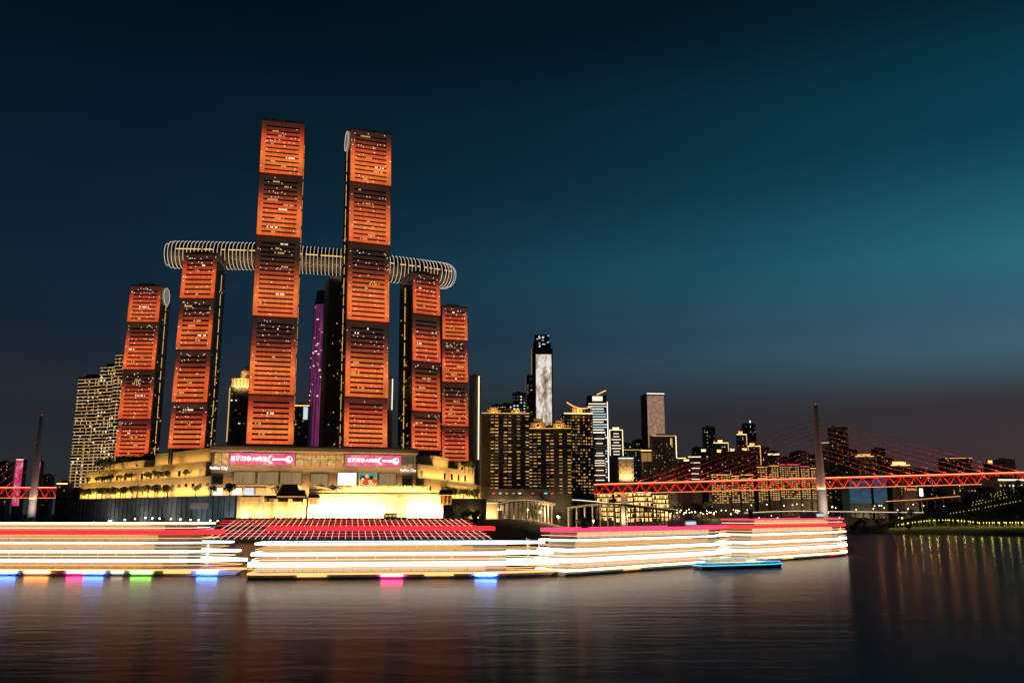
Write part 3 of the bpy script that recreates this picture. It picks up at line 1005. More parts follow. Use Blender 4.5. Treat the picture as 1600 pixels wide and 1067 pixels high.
# ------------------------------------------------------------------ old city wall with floodlights
WY = 650
wl = px_frame(481, 692, 800, WY, R(4))
o = root('city_wall', wl.p(wl.w / 2, 0, 14.6), 'floodlit crenellated old city wall with an arched gate above the steps', 'city wall')
W = wl.w
zt = 32.5
ga = W * (628 - 481) / 211.0
gw, gh = 3.6, 11.5
mb = MB()
wl.box(mb, 0, ga - gw, 0, 8, 13, zt)
wl.box(mb, ga + gw, W, 0, 8, 13, zt)
nseg = 10
arc = [(ga - gw * math.cos(math.pi * k / nseg), 14.6 + gh + gw * math.sin(math.pi * k / nseg)) for k in range(nseg + 1)]
for (a0, z0_), (a1, z1_) in zip(arc, arc[1:]):
    mb.hexa([wl.p(a0, 0, z0_), wl.p(a1, 0, z1_), wl.p(a1, 8, z1_), wl.p(a0, 8, z0_), wl.p(a0, 0, zt), wl.p(a1, 0, zt), wl.p(a1, 8, zt), wl.p(a0, 8, zt)])
cw = mb.build('wall_slab', 'wallstone', o)
mb = MB()
for (a0, z0_), (a1, z1_) in zip(arc, arc[1:]):
    mb.bar(wl.p(a0, -.3, z0_), wl.p(a1, -.3, z1_), .7, .8)
for s in (-1, 1):
    mb.bar(wl.p(ga + s * gw, -.3, 14.6), wl.p(ga + s * gw, -.3, 14.6 + gh), .8, .7)
mb.build('gate_arch', 'wallstone', o)
mb = MB(); wl.box(mb, ga - gw, ga + gw, 7.4, 7.9, 14.6, 29.5); mb.build('gate_doorway', 'wallstone', o)
mb = MB(); wl.box(mb, -.4, W + .4, -.5, .3, zt - 1.6, zt - 1.0); mb.build('string_course', 'wallstone', o)
merl = MB()
merl.box(-.75, .75, -.3, .6, 0, 1.5)
merl = merl.mesh('merlon', 'wallstone')
yawr = math.atan2(wl.u.y, wl.u.x)
nm = 44
for k in range(nm):
    q = wl.p(W * (k + .5) / nm, .2, zt) - ORG[o.name]
    link('merlon', merl, o, q, (0, 0, yawr))
mb = MB()
mb.hexa([wl.p(0, .4, 13), wl.p(W * .2, .4, 13), wl.p(W * .2, 7.6, 13), wl.p(0, 7.6, 13), wl.p(0, .4, 38.5), wl.p(W * .2, .4, zt + .2), wl.p(W * .2, 7.6, zt + .2), wl.p(0, 7.6, 38.5)])
mb.hexa([wl.p(-.4, .2, 38.6), wl.p(W * .2, .2, zt + .4), wl.p(W * .2, 8, zt + .4), wl.p(-.4, 8, 38.6), wl.p(-.4, .2, 39.5), wl.p(W * .2, .2, zt + 1.4), wl.p(W * .2, 8, zt + 1.4), wl.p(-.4, 8, 39.5)])
mb.build('corner_bastion', 'wallstone', o)
for f, h in ((.1, 12), (.22, 14), (.31, 11), (.44, 13), (.585, 13), (.78, 13), (.93, 12)):
    q = wl.p(W * f, -11, 14.4)
    fp_ = MB().tube(q, q + Vector((0, 0, h)), .16, .1, 6)
    po = root('flag_pole', q, 'slender pole standing in front of the floodlit wall', 'pole', 'slender poles before the floodlit wall')
    fp_.build('pole', 'metal', po)
    MB().tube(q + Vector((0, 0, h)), q + Vector((0, 0, h + .5)), .3, .1, 8).build('finial', 'metal', po)
kf = Frame(wl.p(ga - 13, -9, 0).xy, wl.p(ga - 3, -9, 0).xy)
ko = root('ticket_kiosk', kf.p(5, 0, 14.4), 'low flat-roofed kiosk beside the arched gate', 'kiosk')
mb = MB(); kf.box(mb, .5, kf.w - .5, .5, 3.5, 14.4, 17.4); mb.build('kiosk_wall', 'bodycream', ko)
mb = MB(); kf.box(mb, 0, kf.w, 0, 4, 17.42, 17.9); mb.build('flat_roof', 'timber', ko)
for k in range(3):
    mb = MB(); kf.box(mb, 1.2 + 2.8 * k, 3.2 + 2.8 * k, .38, .48, 15.4, 16.8); mb.build('kiosk_window', 'w_gold', ko)
# rear raised rampart
rear = px_frame(530, 672, 770, WY + 24, R(4))
o3 = root('rampart', rear.p(rear.w / 2, 0, 30), 'second crenellated rampart rising just behind the floodlit wall', 'rampart')
mb = MB(); rear.box(mb, 0, rear.w, 0, 6, 22, 37); mb.build('wall_slab', 'wallstone', o3)
for k in range(30):
    q = rear.p(rear.w * (k + .5) / 30, .2, 37) - ORG[o3.name]
    link('merlon', merl, o3, q, (0, 0, yawr))
wall_lamps(rear, 33, 5, 2600, (1, .7, .25), 2, 4)
def gable(mb, fr, a0, a1, d0, d1, z, h, over=1.0):
    dm = (d0 + d1) / 2
    a0 -= over; a1 += over; d0 -= over; d1 += over
    e = .7
    v = [fr.p(a0, d0, z), fr.p(a1, d0, z), fr.p(a1, d1, z), fr.p(a0, d1, z), fr.p(a0 + 1.2, dm, z + h), fr.p(a1 - 1.2, dm, z + h), fr.p(a0, d0, z - .4), fr.p(a1, d0, z - .4), fr.p(a1, d1, z - .4), fr.p(a0, d1, z - .4)]
    mb.add(v, [(0, 1, 5, 4), (2, 3, 4, 5), (1, 2, 5), (3, 0, 4), (9, 8, 7, 6), (0, 6, 7, 1), (1, 7, 8, 2), (2, 8, 9, 3), (3, 9, 6, 0)])
def pavilion(label, x0, x1, y, Y, z0, z1, depth=9, rh=3.5, cat='pavilion', tiers=1):
    fr = px_frame(x0, x1, y, Y, R(6))
    o = root('tiled_pavilion', fr.p(fr.w / 2, 0, z0), label, cat)
    mb = MB(); fr.box(mb, .6, fr.w - .6, .8, depth, z0, z1); mb.build('pavilion_body', 'timber', o)
    n = max(3, int(fr.w / 3))
    for k in range(n + 1):
        mb = MB()
        a = .3 + (fr.w - .6) * k / n
        mb.tube(fr.p(a, .2, z0), fr.p(a, .2, z1), .28, .28, 8); mb.build('column', 'timber', o)
    mb = MB(); gable(mb, fr, 0, fr.w, 0, depth, z1 + .4, rh, 1.3); mb.build('tiled_roof', 'tile', o)
    mb = MB(); fr.box(mb, -.8, fr.w + .8, -1.0, -.8, z1 - .4, z1 - .05); mb.build('eave_light', 's_amber', o)
    return o
pavilion('small tiled pavilion on the corner of the floodlit wall', 484, 497, 775, WY - 1.5, 24, 28.5, 7, 4)
pavilion('tiled hall behind the low end of the floodlit wall', 434, 474, 780, WY + 8, 22, 30, 10, 4.5)
pavilion('small gabled hall above the tiled hall, in front of the podium', 440, 462, 770, WY + 24, 30.5, 35, 8, 4)
pavilion('tiled gate house at the far end of the floodlit wall', 688, 706, 780, WY + 4, 24, 31, 8, 3.5)
lo = px_frame(369, 481, 800, WY, R(4))
o4 = root('pillared_city_wall', lo.p(lo.w / 2, 0, 14), 'lower floodlit stretch of old wall with square pillars near the retaining wall', 'city wall')
mb = MB(); lo.box(mb, 0, lo.w * .34, 0, 9, 12, 29.5); lo.box(mb, lo.w * .34, lo.w - .1, 1.5, 9, 12, 26); mb.build('wall_slab', 'wallstone', o4)
for a in (.01, .33, .52, .72, .93):
    mb = MB(); lo.box(mb, lo.w * a, lo.w * a + 2.4, -.9, 1.4, 12, 28 if a > .4 else 30.2); mb.build('pillar', 'wallstone', o4)
FL = (1, .62, .22)
for k in range(9):
    a = W * (k + .5) / 9
    area_lamp('wall_floodlight', wl.p(a, -7, 15.2), wl.p(a, 0, 22.5), 4, .8, 21000, FL, (wl.u.x, wl.u.y, 0))
for k in range(4):
    a = lo.w * (k + .5) / 4
    area_lamp('wall_floodlight', lo.p(a, -5, 14.6), lo.p(a, 0, 20), 3, .8, 5000, FL, (lo.u.x, lo.u.y, 0))
fixture = MB().box(-.6, .6, -.3, .3, 0, .5).mesh('floodlight_box', 'metal')
for k in range(9):
    q = wl.p(W * (k + .5) / 9, -7.3, 14.5)
    f = link('ground_floodlight', fixture, None, q)
    tag(f, 'low box floodlight on the paving before the old wall', 'floodlight', 'ground floodlights before the old wall')

# plaza strip, steps and their light lines
mb = MB()
pl = px_frame(350, 730, 811, WY - 14, R(4))
mb = MB(); pl.box(mb, 0, pl.w, 0, 22, 9, 14.4)
o = mb.build('plaza_paving', 'pave'); o['kind'] = 'structure'
NS = 22
top_a, top_b = at(352, 812, 636), at(728, 812, 640)
bot_a, bot_b = on_z(318, 846, .6), on_z(772, 846, .6)
steps = root('river_steps', ((bot_a.x + bot_b.x) / 2, bot_a.y, 0)); steps['kind'] = 'structure'
for k in range(NS):
    f0, f1 = k / NS, (k + 1) / NS
    z = .6 + (14.3 - .6) * f1
    a0, b0_ = bot_a.lerp(top_a, f0), bot_b.lerp(top_b, f0)
    a1, b1 = bot_a.lerp(top_a, f1), bot_b.lerp(top_b, f1)
    MB().prism([(a0.x, a0.y), (b0_.x, b0_.y), (b1.x, b1.y), (a1.x, a1.y)], z - 3, z).build('step', 'stepstone', steps)
NL = 42
for k in range(NL):
    f = k / (NL - 1)
    p, q = at(372 + 348 * f, 812.5, 634), on_z(322 + 446 * f, 844.5, 1.5)
    mb = MB().bar(p + Vector((0, 0, 1.0)), q + Vector((0, 0, 1.0)), .24, .2)
    mb.build('step_light_line', 'step_line', steps)
for f, m_ in ((.12, 's_pink'), (.24, 's_pink'), (.36, 's_pink'), (.60, 's_red'), (.72, 's_red'), (.84, 's_red')):  # glowing strips added across the steps to stand in for red boat trails
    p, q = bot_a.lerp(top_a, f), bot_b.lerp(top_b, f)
    MB().bar(p + Vector((0, -.2, 1.6)), q + Vector((0, -.2, 1.6)), .2, .42).build('added_trail_red', m_, steps)
# people on the plaza: too many and too small to count
mb = MB()
for _ in range(340):
    f = rng.random()
    s = rng.random() ** .6
    p = bot_a.lerp(top_a, s).lerp(bot_b.lerp(top_b, s), f)
    z = .6 + 13.7 * min(1, s + .05)
    hh = rng.uniform(1.5, 1.8)
    mb.tube((p.x, p.y, z), (p.x, p.y, z + hh * .5), .16, .2, 6)
    mb.tube((p.x, p.y, z + hh * .5), (p.x, p.y, z + hh * .84), .22, .25, 6)
    mb.tube((p.x, p.y, z + hh * .86), (p.x, p.y, z + hh), .1, .09, 6)
o = mb.build('plaza_crowd', 'cloth')
tag(o, 'crowd of distant people standing about on the lit steps', 'crowd', kind='stuff')

# trees of the podium
for k in range(27):
    a = L1.w * (.08 + .89 * rng.random())
    q = L1.p(a, -7 + rng.uniform(-1, 1), 31)
    tree(q, rng.uniform(8, 10.5), 'dark street tree in the row before the long yellow terrace wall', 'trees before the long terrace wall')
for k in range(26):
    a = L2.w * (.08 + .86 * rng.random())
    tree(L2.p(a, -5, 45.6), rng.uniform(6, 9), 'planted tree on the ledge of the middle lit terrace', 'trees on the middle terrace ledge')
for k in range(20):
    x = 150 + 180 * rng.random()
    Y = 745 + (330 - x) * .75
    q = at(x, 700, Y)
    tree((q.x, q.y, 58), rng.uniform(9, 14), 'dark roof-garden tree at the foot of the outer towers', 'roof garden trees by the outer towers')
for k in range(10):
    q = fm.p(pa(rng.choice([335, 360, 430, 440, 480, 495, 505, 515, 610, 640, 625])), -9 - rng.random() * 3, 30)
    tree(q, rng.uniform(8, 11), 'dark tree standing on the deck before the shop fronts', 'trees before the shop fronts')
for k in range(12):
    a = R1.w * (.2 + .8 * rng.random())
    tree(R1.p(a, -6, 30), rng.uniform(8, 11), 'tree beside the low terrace wall near the apartment slabs', 'trees by the low terrace wall')
for k in range(9):
    x = 652 + 88 * rng.random()
    q = at(x, 715, 780 + (x - 652) * .9)
    tree((q.x, q.y, 57), rng.uniform(8, 12), 'roof-garden tree at the foot of the two shorter towers', 'roof garden trees by the shorter towers')
for k in range(10):
    q = at(708 + 40 * rng.random(), 806, 655 + 30 * rng.random())
    tree((q.x, q.y, ground(q.x, q.y)), rng.uniform(7, 12), 'green tree on the slope beside the gate house', 'trees on the slope by the gate house')
for k in range(14):
    q = at(60 + 60 * rng.random(), 800, 880 + 120 * rng.random())
    tree((q.x, q.y, ground(q.x, q.y)), rng.uniform(9, 15), 'dark tree on the point below the apartment block', 'trees on the dark point')

# ------------------------------------------------------------------ city buildings
def windows(mb, fr, side, w, depth, z0, z1, pz, pa_, ww, wh, prob, cols, bays=None, dz=.35):
    """Lit panes on the front (side 'F') or on a flank; cols: weighted material slots."""
    z = z0 + pz * dz
    while z + wh < z1:
        span = w if side == 'F' else depth
        n = max(1, int(span / pa_))
        st = span / n
        for k in range(n):
            if bays and not any(b0 <= (k + .5) / n <= b1 for b0, b1 in bays): continue
            if rng.random() > prob: continue
            w1 = ww * rng.uniform(.6, 1.08)
            a, b = st * (k + .5 - w1 / 2), st * (k + .5 + w1 / 2)
            m = rng.choice(cols)
            if side == 'F': q = [fr.p(a, -.12, z), fr.p(b, -.12, z), fr.p(b, -.12, z + wh), fr.p(a, -.12, z + wh)]
            elif side == 'L': q = [fr.p(-.12, b, z), fr.p(-.12, a, z), fr.p(-.12, a, z + wh), fr.p(-.12, b, z + wh)]
            else: q = [fr.p(w + .12, a, z), fr.p(w + .12, b, z), fr.p(w + .12, b, z + wh), fr.p(w + .12, a, z + wh)]
            mb.add(q, [(0, 1, 2, 3)], m)
        z += pz
WM = ['w_gold', 'w_dim', 'w_white', 'w_faint', 'w_cool', 'w_amber', 's_red', 's_cyan']
BUILT = {}
def building(name, label, x0, x1, yt, yb, Y, yaw=0, depth=None, body='bodydark', win=None, flank=None, top=None, edges=(), bays=None, cat='building', group=None, crown=None, facade=None):
    fr = px_frame(x0, x1, (yt + yb) / 2, Y, R(yaw))
    w = fr.w
    depth = depth or max(14, w * .8)
    g = min(ground(*fr.p(a, d, 0).xy) for a in (0, w) for d in (0, depth)) - 1.5
    z0, z1 = g, at(x0, yt, Y).z
    zb = max(at(x0, yb, Y).z, g)
    if Y < 895: z0 = g = max(g, zb - 4)
    o = root(name, fr.p(w / 2, 0, g), label, cat, group)
    mb = MB(); fr.box(mb, 0, w, 0, depth, z0, z1)
    if bays:
        for b0, b1 in bays:
            fr.box(mb, w * b0, w * b1, -1.2, 0, z0, z1 - 2)
    mb.build('building_wall', body, o)
    mb = MB()
    fr.box(mb, -.3, w + .3, -.35, depth + .3, z1 + .01, z1 + 1.1)
    fr.box(mb, w * .25, w * .6, depth * .3, depth * .7, z1 + 1.1, z1 + 4.2)
    mb.build('roof', body, o)
    if bays:
        frw = Frame(fr.p(0, -1.2, 0), fr.p(w, -1.2, 0))
    else: frw = fr
    if facade:
        mb = MB()
        f0, f1, zf0, zf1 = facade[1:]
        fr.box(mb, w * f0, w * f1, -.4, -.02, zb + (z1 - zb) * zf0, zb + (z1 - zb) * zf1)
        mb.build('media_facade', facade[0], o)
    if win:
        mb = MB()
        windows(mb, frw, 'F', w, depth, zb, z1 - 2, *win, bays=bays)
        if flank:
            windows(mb, fr, flank, w, depth, zb, z1 - 2, *win)
        mb.build('lit_windows', WM, o, 'stuff')
        if bays:       # balcony slabs between the lit rows
            mb = MB()
            pz = win[0]
            z = zb
            while z < z1 - 3:
                for b0, b1 in bays:
                    fr.box(mb, w * b0 - .2, w * b1 + .2, -2.0, -1.25, z, z + .25)
                z += pz
            mb.build('balcony_slabs', 'bodywarm', o, 'stuff')
    if win and win[1] < 10 and not bays:       # upright piers and floor bands that frame the windows
        mb = MB()
        npi = max(2, int(w / (win[1] * 2)))
        for k in range(npi + 1):
            a = (w - .5) * k / npi
            fr.box(mb, a, a + .5, -.55, 0, z0, z1)
        z = zb
        while z < z1 - 2:
            fr.box(mb, .1, w - .1, -.32, 0, z - .1, z + .4)
            z += win[0] * 3
        fr.box(mb, w * .68, w * .9, depth * .2, depth * .5, z1 + 1.1, z1 + 3)
        mb.tube(fr.p(w * .4, depth * .5, z1 + 4), fr.p(w * .4, depth * .5, z1 + 9), .2, .1, 5)
        mb.build('facade_piers', body, o, 'stuff')
    for e, m in edges:
        mb = MB()
        if e == 'top': fr.box(mb, -.2, w + .2, -.9, -.36, z1 - .2, z1 + .9)
        if e == 'left': fr.box(mb, -.6, .5, -.9, -.13, zb, z1)
        if e == 'right': fr.box(mb, w - .5, w + .6, -.9, -.13, zb, z1)
        mb.build('edge_light', m, o)
    if crown:
        crown(o, fr, w, depth, z1)
    BUILT[label] = (fr, o, z0, z1, depth)
    return fr, o, z0, z1, depth
def crown_lantern(c, d, h, mat_='s_gold', s=.5):
    def f(o, fr, w, depth, z):
        a0, a1 = w * (c - s / 2), w * (c + s / 2)
        d0, d1 = depth * .2, depth * .7
        mb = MB(); fr.box(mb, a0, a1, d0, d1, z + 1.1, z + 1.1 + h * .7); gable(mb, fr, a0, a1, d0, d1, z + 1.5 + h * .7, h * .45, .8)
        k = mb.build('roof_lantern', 'bodycream', o)
        mb = MB()
        for j in range(4):
            a = a0 + (a1 - a0) * (j + .5) / 4
            fr.box(mb, a - .12 * (a1 - a0), a + .12 * (a1 - a0), d0 - .3, d0 - .02, z + 2, z + 1 + h * .6)
        fr.box(mb, a0 - .6, a1 + .6, d0 - .9, d0 - .4, z + 1.2 + h * .7, z + 1.7 + h * .7)
        mb.build('lantern_light', mat_, k)
    return f
RES = (3.3, 4.4, .86, 1.0, .9, [0, 0, 1, 1, 1, 5, 3])
SPARSE = (3.6, 4.2, .42, 1.5, .17, [0, 1, 2, 3, 3, 1, 4])
FAINT = (3.6, 4.0, .45, 1.5, .28, [3, 3, 1, 1, 0])
DENSE = (3.6, 3.6, .6, 1.6, .62, [0, 1, 1, 2, 3])
SLATS = (4.2, 40, .97, 1.7, 1.0, [2, 2, 4])

# gold-balconied apartment block at the outer end of the podium: stepped curved slab
def apartment():
    steps_ = [(112, 148, 589, 985), (146, 170, 572, 973), (168, 194, 556, 960)]
    A = at(112, 760, 985)
    o = root('apartment_block', (A.x + 20, 985, 34), 'stepped apartment block outlined with gold balcony lights', 'building')
    for x0, x1, yt, Y in steps_:
        lean = 10
        fr = px_frame(x0 - 3, x1 - 3, 740, Y, R(-16))
        z1 = at(x0 + 8, yt, Y).z
        mb = MB(); fr.box(mb, 0, fr.w, 0, 22, 30, z1); fr.box(mb, fr.w * .2, fr.w * .8, 4, 18, z1, z1 + 3)
        sec = mb.build('apartment_wing', 'bodywarm', o)
        z = 46
        k = 0
        while z < z1:
            for b in range(2):
                mb = MB()
                a0, a1 = fr.w * (.5 * b + .02), fr.w * (.5 * b + .48)
                off = -1.6 if (b + k) % 2 else -1.0
                fr.box(mb, a0, a1, off, 0, z, z + .5)
                fr.box(mb, a0, a1, off - .15, off, z, z + .42, 1)
                mb.build('balcony', ['concrete', 'balc_gold' if rng.random() < .6 else 'balc_warm'], sec)
            z += 3.9 if z > 95 else 3.5
            k += 1
        mb = MB()
        z = 46
        while z < z1 - 4:
            for a in (.04, .27, .47, .53, .77, .96):
                if rng.random() < (.9 if z < 92 else .3):
                    fr.box(mb, fr.w * a - .35, fr.w * a + .35, -.12, 0, z + .6, z + 3.2, 0)
            for a in np.linspace(.1, .9, 5):
                if rng.random() < .28:
                    fr.box(mb, fr.w * a - .9, fr.w * a + .9, -.1, 0, z + .8, z + 2.6, rng.choice([0, 1, 2]))
            z += 3.6
        mb.build('lit_windows', ['w_gold', 'w_faint', 'w_white'], sec, 'stuff')
apartment()

def dome(o, fr, w, depth, z):
    mb = MB(); fr.box(mb, -.8, w + .8, -1.2, depth, z + 1.12, z + 2.0); fr.box(mb, 1, w - 1, 1, depth - 1, z + 2, z + 11)
    cr = mb.build('crown_storey', 'bodycream', o)
    mb = MB()
    for k in range(6):
        a = 1 + (w - 2) * (k + .5) / 6
        fr.box(mb, a - .8, a + .8, .7, .98, z + 3, z + 9.6)
    mb.build('crown_windows', 'w_amber', cr, 'stuff')
    c = fr.p(w * .62, depth * .45, z + 11)
    mb = MB()
    mb.tube(c, c + Vector((0, 0, 7)), 6.4, 6.4, 18)
    pr = [(6.9, 7), (6.6, 9), (5.4, 11.3), (3.4, 13), (1.2, 14)]
    for (r0, h0), (r1, h1) in zip(pr, pr[1:]): mb.tube(c + Vector((0, 0, h0)), c + Vector((0, 0, h1)), r0, r1, 18)
    mb.tube(c + Vector((0, 0, 14)), c + Vector((0, 0, 20)), .5, .1, 8)
    mb.build('dome', 'bodycream', o)
    for s in (0, w):
        area_lamp('crown_floodlight', fr.p(w * .3 + s * .4, -7, z + 1), fr.p(w * .5, 2, z + 10), 6, 1, 4200, (1, .62, .18))
    point_lamp('dome_light', c + Vector((-4, -12, 3)), 2600, (1, .62, .18))
building('domed_building', 'dark tower with a golden domed crown between two orange towers', 357, 392, 606, 690, 960, 6, 24, 'bodydark', SPARSE, None, crown=dome, edges=(('left', 'w_gold'),))
building('sign_block', 'office block with a bright blue-white sign column beside the purple tower', 459, 482, 634, 690, 1010, 4, 18, 'bodydark', FAINT, edges=(('top', 's_orange'),), facade=('w_cool', .62, .92, .62, .97))
c0, c1, ct_ = at(477, 600, 1100), at(516, 600, 1100), at(500, 474, 1100)
rp = (c1.x - c0.x) / 2
cx, zg_ = (c0.x + c1.x) / 2 + 2, ground((c0.x + c1.x) / 2, 1116) - 1
o = root('purple_tower', (cx, 1116, zg_), 'tall rounded tower lit purple behind the two highest ones', 'building')
n = 24
mb = MB()
lev = [(zg_, 1.06), (zg_ + (ct_.z - zg_) * .5, 1.0), (ct_.z, .88)]
ring = lambda z, q: [(cx + rp * q * math.cos(2 * math.pi * k / n), 1116 + 15 * q * math.sin(2 * math.pi * k / n), z) for k in range(n)]
for z, q in lev: mb.v += ring(z, q)
for i in range(2): mb.f += [(i * n + k, i * n + (k + 1) % n, (i + 1) * n + (k + 1) % n, (i + 1) * n + k) for k in range(n)]
mb.f.append(tuple(2 * n + k for k in range(n)))
mb.m = [0] * len(mb.f)
mb.build('media_shaft', 'purplescreen', o)
MB().prism([p[:2] for p in ring(0, .87)], ct_.z + .1, ct_.z + 19, 0, [p[:2] for p in ring(0, .72)]).build('tower_crown', 'bodydark', o)
for k in range(n):
    a_ = 2 * math.pi * k / n
    if math.sin(a_) > .2: continue
    pts = [(cx + (rp * q + .3) * math.cos(a_), 1116 + (15 * q + .3) * math.sin(a_), z) for z, q in lev]
    mb = MB()
    for p, q in zip(pts, pts[1:]): mb.bar(p, q, .5, .5)
    mb.build('facade_rib', 'ribglow' if math.cos(a_) > 0 else 'mull', o)
mb = MB()
for _ in range(46):
    k = rng.uniform(math.pi * 1.1, math.pi * 1.9); t_ = rng.random()
    q = 1.06 - .18 * t_
    z = zg_ + 30 + (ct_.z - zg_ - 34) * t_
    ww_ = rng.uniform(1, 3)
    x_, y_ = cx + (rp * q + .5) * math.cos(k), 1116 + (15 * q + .5) * math.sin(k)
    mb.box(x_ - ww_ / 2, x_ + ww_ / 2, y_ - .1, y_ + .3, z, z + 1.4, rng.randrange(2))
mb.build('lit_rooms', ['w_gold', 'w_white'], o, 'stuff')
building('white_edge_slab', 'slim white slab with one glaring vertical edge light beside the shortest orange tower', 733, 748, 588, 718, 1060, -6, 20, 'bodycream', (400, 2.0, .25, 90, 1.0, [3]), edges=(('right', 's_warm'),))
building('thin_white_tower', 'sliver of a pale lit tower between the tall and the bridge-end orange towers', 605, 613, 592, 640, 1040, 0, 14, 'bodycream', edges=(('left', 'w_white'), ('right', 'w_white')))

AB = [(.10, .15), (.24, .42), (.50, .66), (.74, .93)]
def gold_pediment(spots, power=2400):
    def f(o, fr, w, depth, z):
        for c, s, h in spots:
            a0, a1 = w * (c - s / 2), w * (c + s / 2)
            mb = MB(); fr.box(mb, a0, a1, 3, depth * .6, z + 1.12, z + h * .6); fr.box(mb, a0 + (a1 - a0) * .2, a1 - (a1 - a0) * .2, 3.5, depth * .5, z + h * .6, z + h)
            fr.box(mb, a0 - .5, a1 + .5, 2.4, 3, z + h * .55, z + h * .62)
            p = mb.build('roof_pediment', 'bodycream', o)
            mb = MB(); fr.box(mb, (a0 + a1) / 2 - 1.2, (a0 + a1) / 2 + 1.2, 2.85, 2.98, z + 1.5, z + h * .45); mb.build('pediment_window', 'glass', p)
            point_lamp('pediment_light', fr.p((a0 + a1) / 2, -1.5, z + 2.2), power, (1, .48, .12), .6)
        mb = MB(); fr.box(mb, 0, w, -1.0, -.4, z + .2, z + .75); mb.build('cornice_light', 's_amber', o)
    return f
building('apartment_slab', 'broad dark apartment slab with rows of gold windows, nearest the podium', 752, 827, 646, 770, 900, 4, 22, 'bodydark', RES, 'L', bays=[(.22, .38), (.42, .60), (.70, .86), (.90, .98)], crown=gold_pediment([(.26, .30, 7), (.74, .24, 5)]))
building('apartment_slab', 'gold-windowed apartment slab with two glowing roof pediments before the starry tower', 826, 893, 670, 772, 915, -4, 22, 'bodydark', RES, None, bays=[(.03, .30), (.38, .60), (.70, .84), (.88, .98)], crown=gold_pediment([(.22, .36, 11), (.72, .28, 9)]))
building('shop_row', 'low dark row of shops with coloured signs at the foot of the apartment slabs', 756, 868, 765, 774, 884, 2, 12, 'bodydark', (4.5, 6, .5, 1.2, .55, [4, 7, 6, 2, 0, 3]), cat='shops')
building('glass_sail_tower', 'pale glass tower with a slanted sail roof behind the dark slab', 783, 800, 632, 660, 1350, 0, 18, 'bodyblue', DENSE)
building('lattice_office', 'rounded office tower with a white lit lattice behind the apartment slabs', 801, 822, 615, 660, 1300, 0, 20, 'bodyblue', (4.5, 4.2, .55, 1.5, .8, [4, 2, 3]))
building('dark_slim_tower', 'slim dark tower tucked against the starry media tower', 822, 833, 588, 670, 1420, 0, 18, 'bodydark', FAINT, edges=(('left', 'w_faint'),))
def step_top(o, fr, w, depth, z):
    mb = MB(); fr.box(mb, 3, w - 3, 2, depth - 2, z + 1.12, z + 12); fr.box(mb, 5, w - 6, 3, depth - 3, z + 12, z + 26)
    mb.build('stepped_top', 'glass', o)
    mb = MB()
    for _ in range(14):
        a = rng.uniform(6, w - 8); zz = z + rng.uniform(1, 24)
        fr.box(mb, a, a + 3, 1.8 if zz < z + 11 else 2.8, 1.98 if zz < z + 11 else 2.98, zz, zz + 1.4, rng.randrange(2))
    mb.build('crown_lights', ['w_white', 'w_cool'], o, 'stuff')
building('starry_media_tower', 'tallest distant tower with a shimmering white media facade', 831, 864, 545, 672, 1500, 0, 34, 'glass', None, crown=step_top, facade=('starscreen', .2, .94, .0, .93), edges=(('left', 'w_dim'),))
def winged(o, fr, w, depth, z):
    mb = MB()
    for k in range(12):
        f0, f1 = k / 12, (k + 1) / 12
        h = lambda f: 15 - 26 * f + 21 * f * f
        mb.bar(fr.p(w * (.1 + .9 * f0), 0, z + h(f0)), fr.p(w * (.1 + .9 * f1), 0, z + h(f1)), 1.0, 1.0)
    mb.build('swept_crown', 's_orange', o)
    mb = MB()
    for k in range(8):
        a = w * (.12 + .84 * k / 7); h = 15 - 26 * (k / 7) + 21 * (k / 7) ** 2
        mb.bar(fr.p(a, .4, z), fr.p(a, .4, z + h), .6, .6)
    fr.box(mb, w * .3, w * .7, 4, depth - 4, z + 1.1, z + 8)
    mb.build('crown_posts', 'bodycream', o, 'stuff')
    point_lamp('crown_light', fr.p(w * .5, -3, z + 4), 5000, (1, .55, .15), .6)
building('golden_tower', 'golden banded tower with a swept lit crown beside the white striped slab', 882, 927, 646, 772, 1150, 6, 26, 'bodywarm', (3.9, 3.4, .72, 1.5, .62, [0, 0, 1, 1, 5, 3]), 'L', crown=winged, edges=(('top', 's_gold'),))
def mast_top(o, fr, w, depth, z):
    mb = MB(); fr.box(mb, 1, w - 1, 2, depth - 2, z + 1.12, z + 11); mb.build('plant_storey', 'bodydark', o)
    mb = MB(); fr.box(mb, w * .28, w * .78, 1.7, 1.96, z + 2, z + 9.5); mb.build('lit_sign', 'w_white', o)
    mb = MB(); mb.tube(fr.p(w * .92, 4, z + 11), fr.p(w * .92, 4, z + 34), .5, .1, 6); mb.build('antenna', 'metal', o)
    mb = MB(); mb.bar(fr.p(w * .5, 1.5, z + 12), fr.p(w * .95, 1.5, z + 19), .8, 1.4); mb.build('slanted_light', 's_orange', o)
building('striped_slab', 'white striped office slab with an antenna and a lit edge', 918, 950, 628, 752, 1420, 0, 24, 'bodydark', SLATS, crown=mast_top, edges=(('right', 's_white'),))
building('striped_annex', 'lower striped block with bright cornice at the foot of the striped slab', 928, 946, 676, 752, 1390, 0, 16, 'bodydark', (3.8, 30, .9, 1.3, 1, [2, 3]), edges=(('top', 's_white'),))
building('outlined_tower', 'small tower drawn in white outline lights above the hotel', 953, 973, 672, 712, 1500, 0, 18, 'bodywarm', (5, 40, .7, 1.4, 1, [2]), edges=(('top', 's_warm'), ('left', 's_warm'), ('right', 's_warm')), crown=crown_lantern(.5, 0, 5, 's_warm'))
building('grid_hotel', 'wide hotel with a dotted window grid behind the cream block', 952, 1012, 703, 752, 1520, 2, 20, 'bodydark', (4.2, 4.4, .42, 1.4, .55, [3, 1, 4, 3]), edges=(('top', 'w_gold'),))
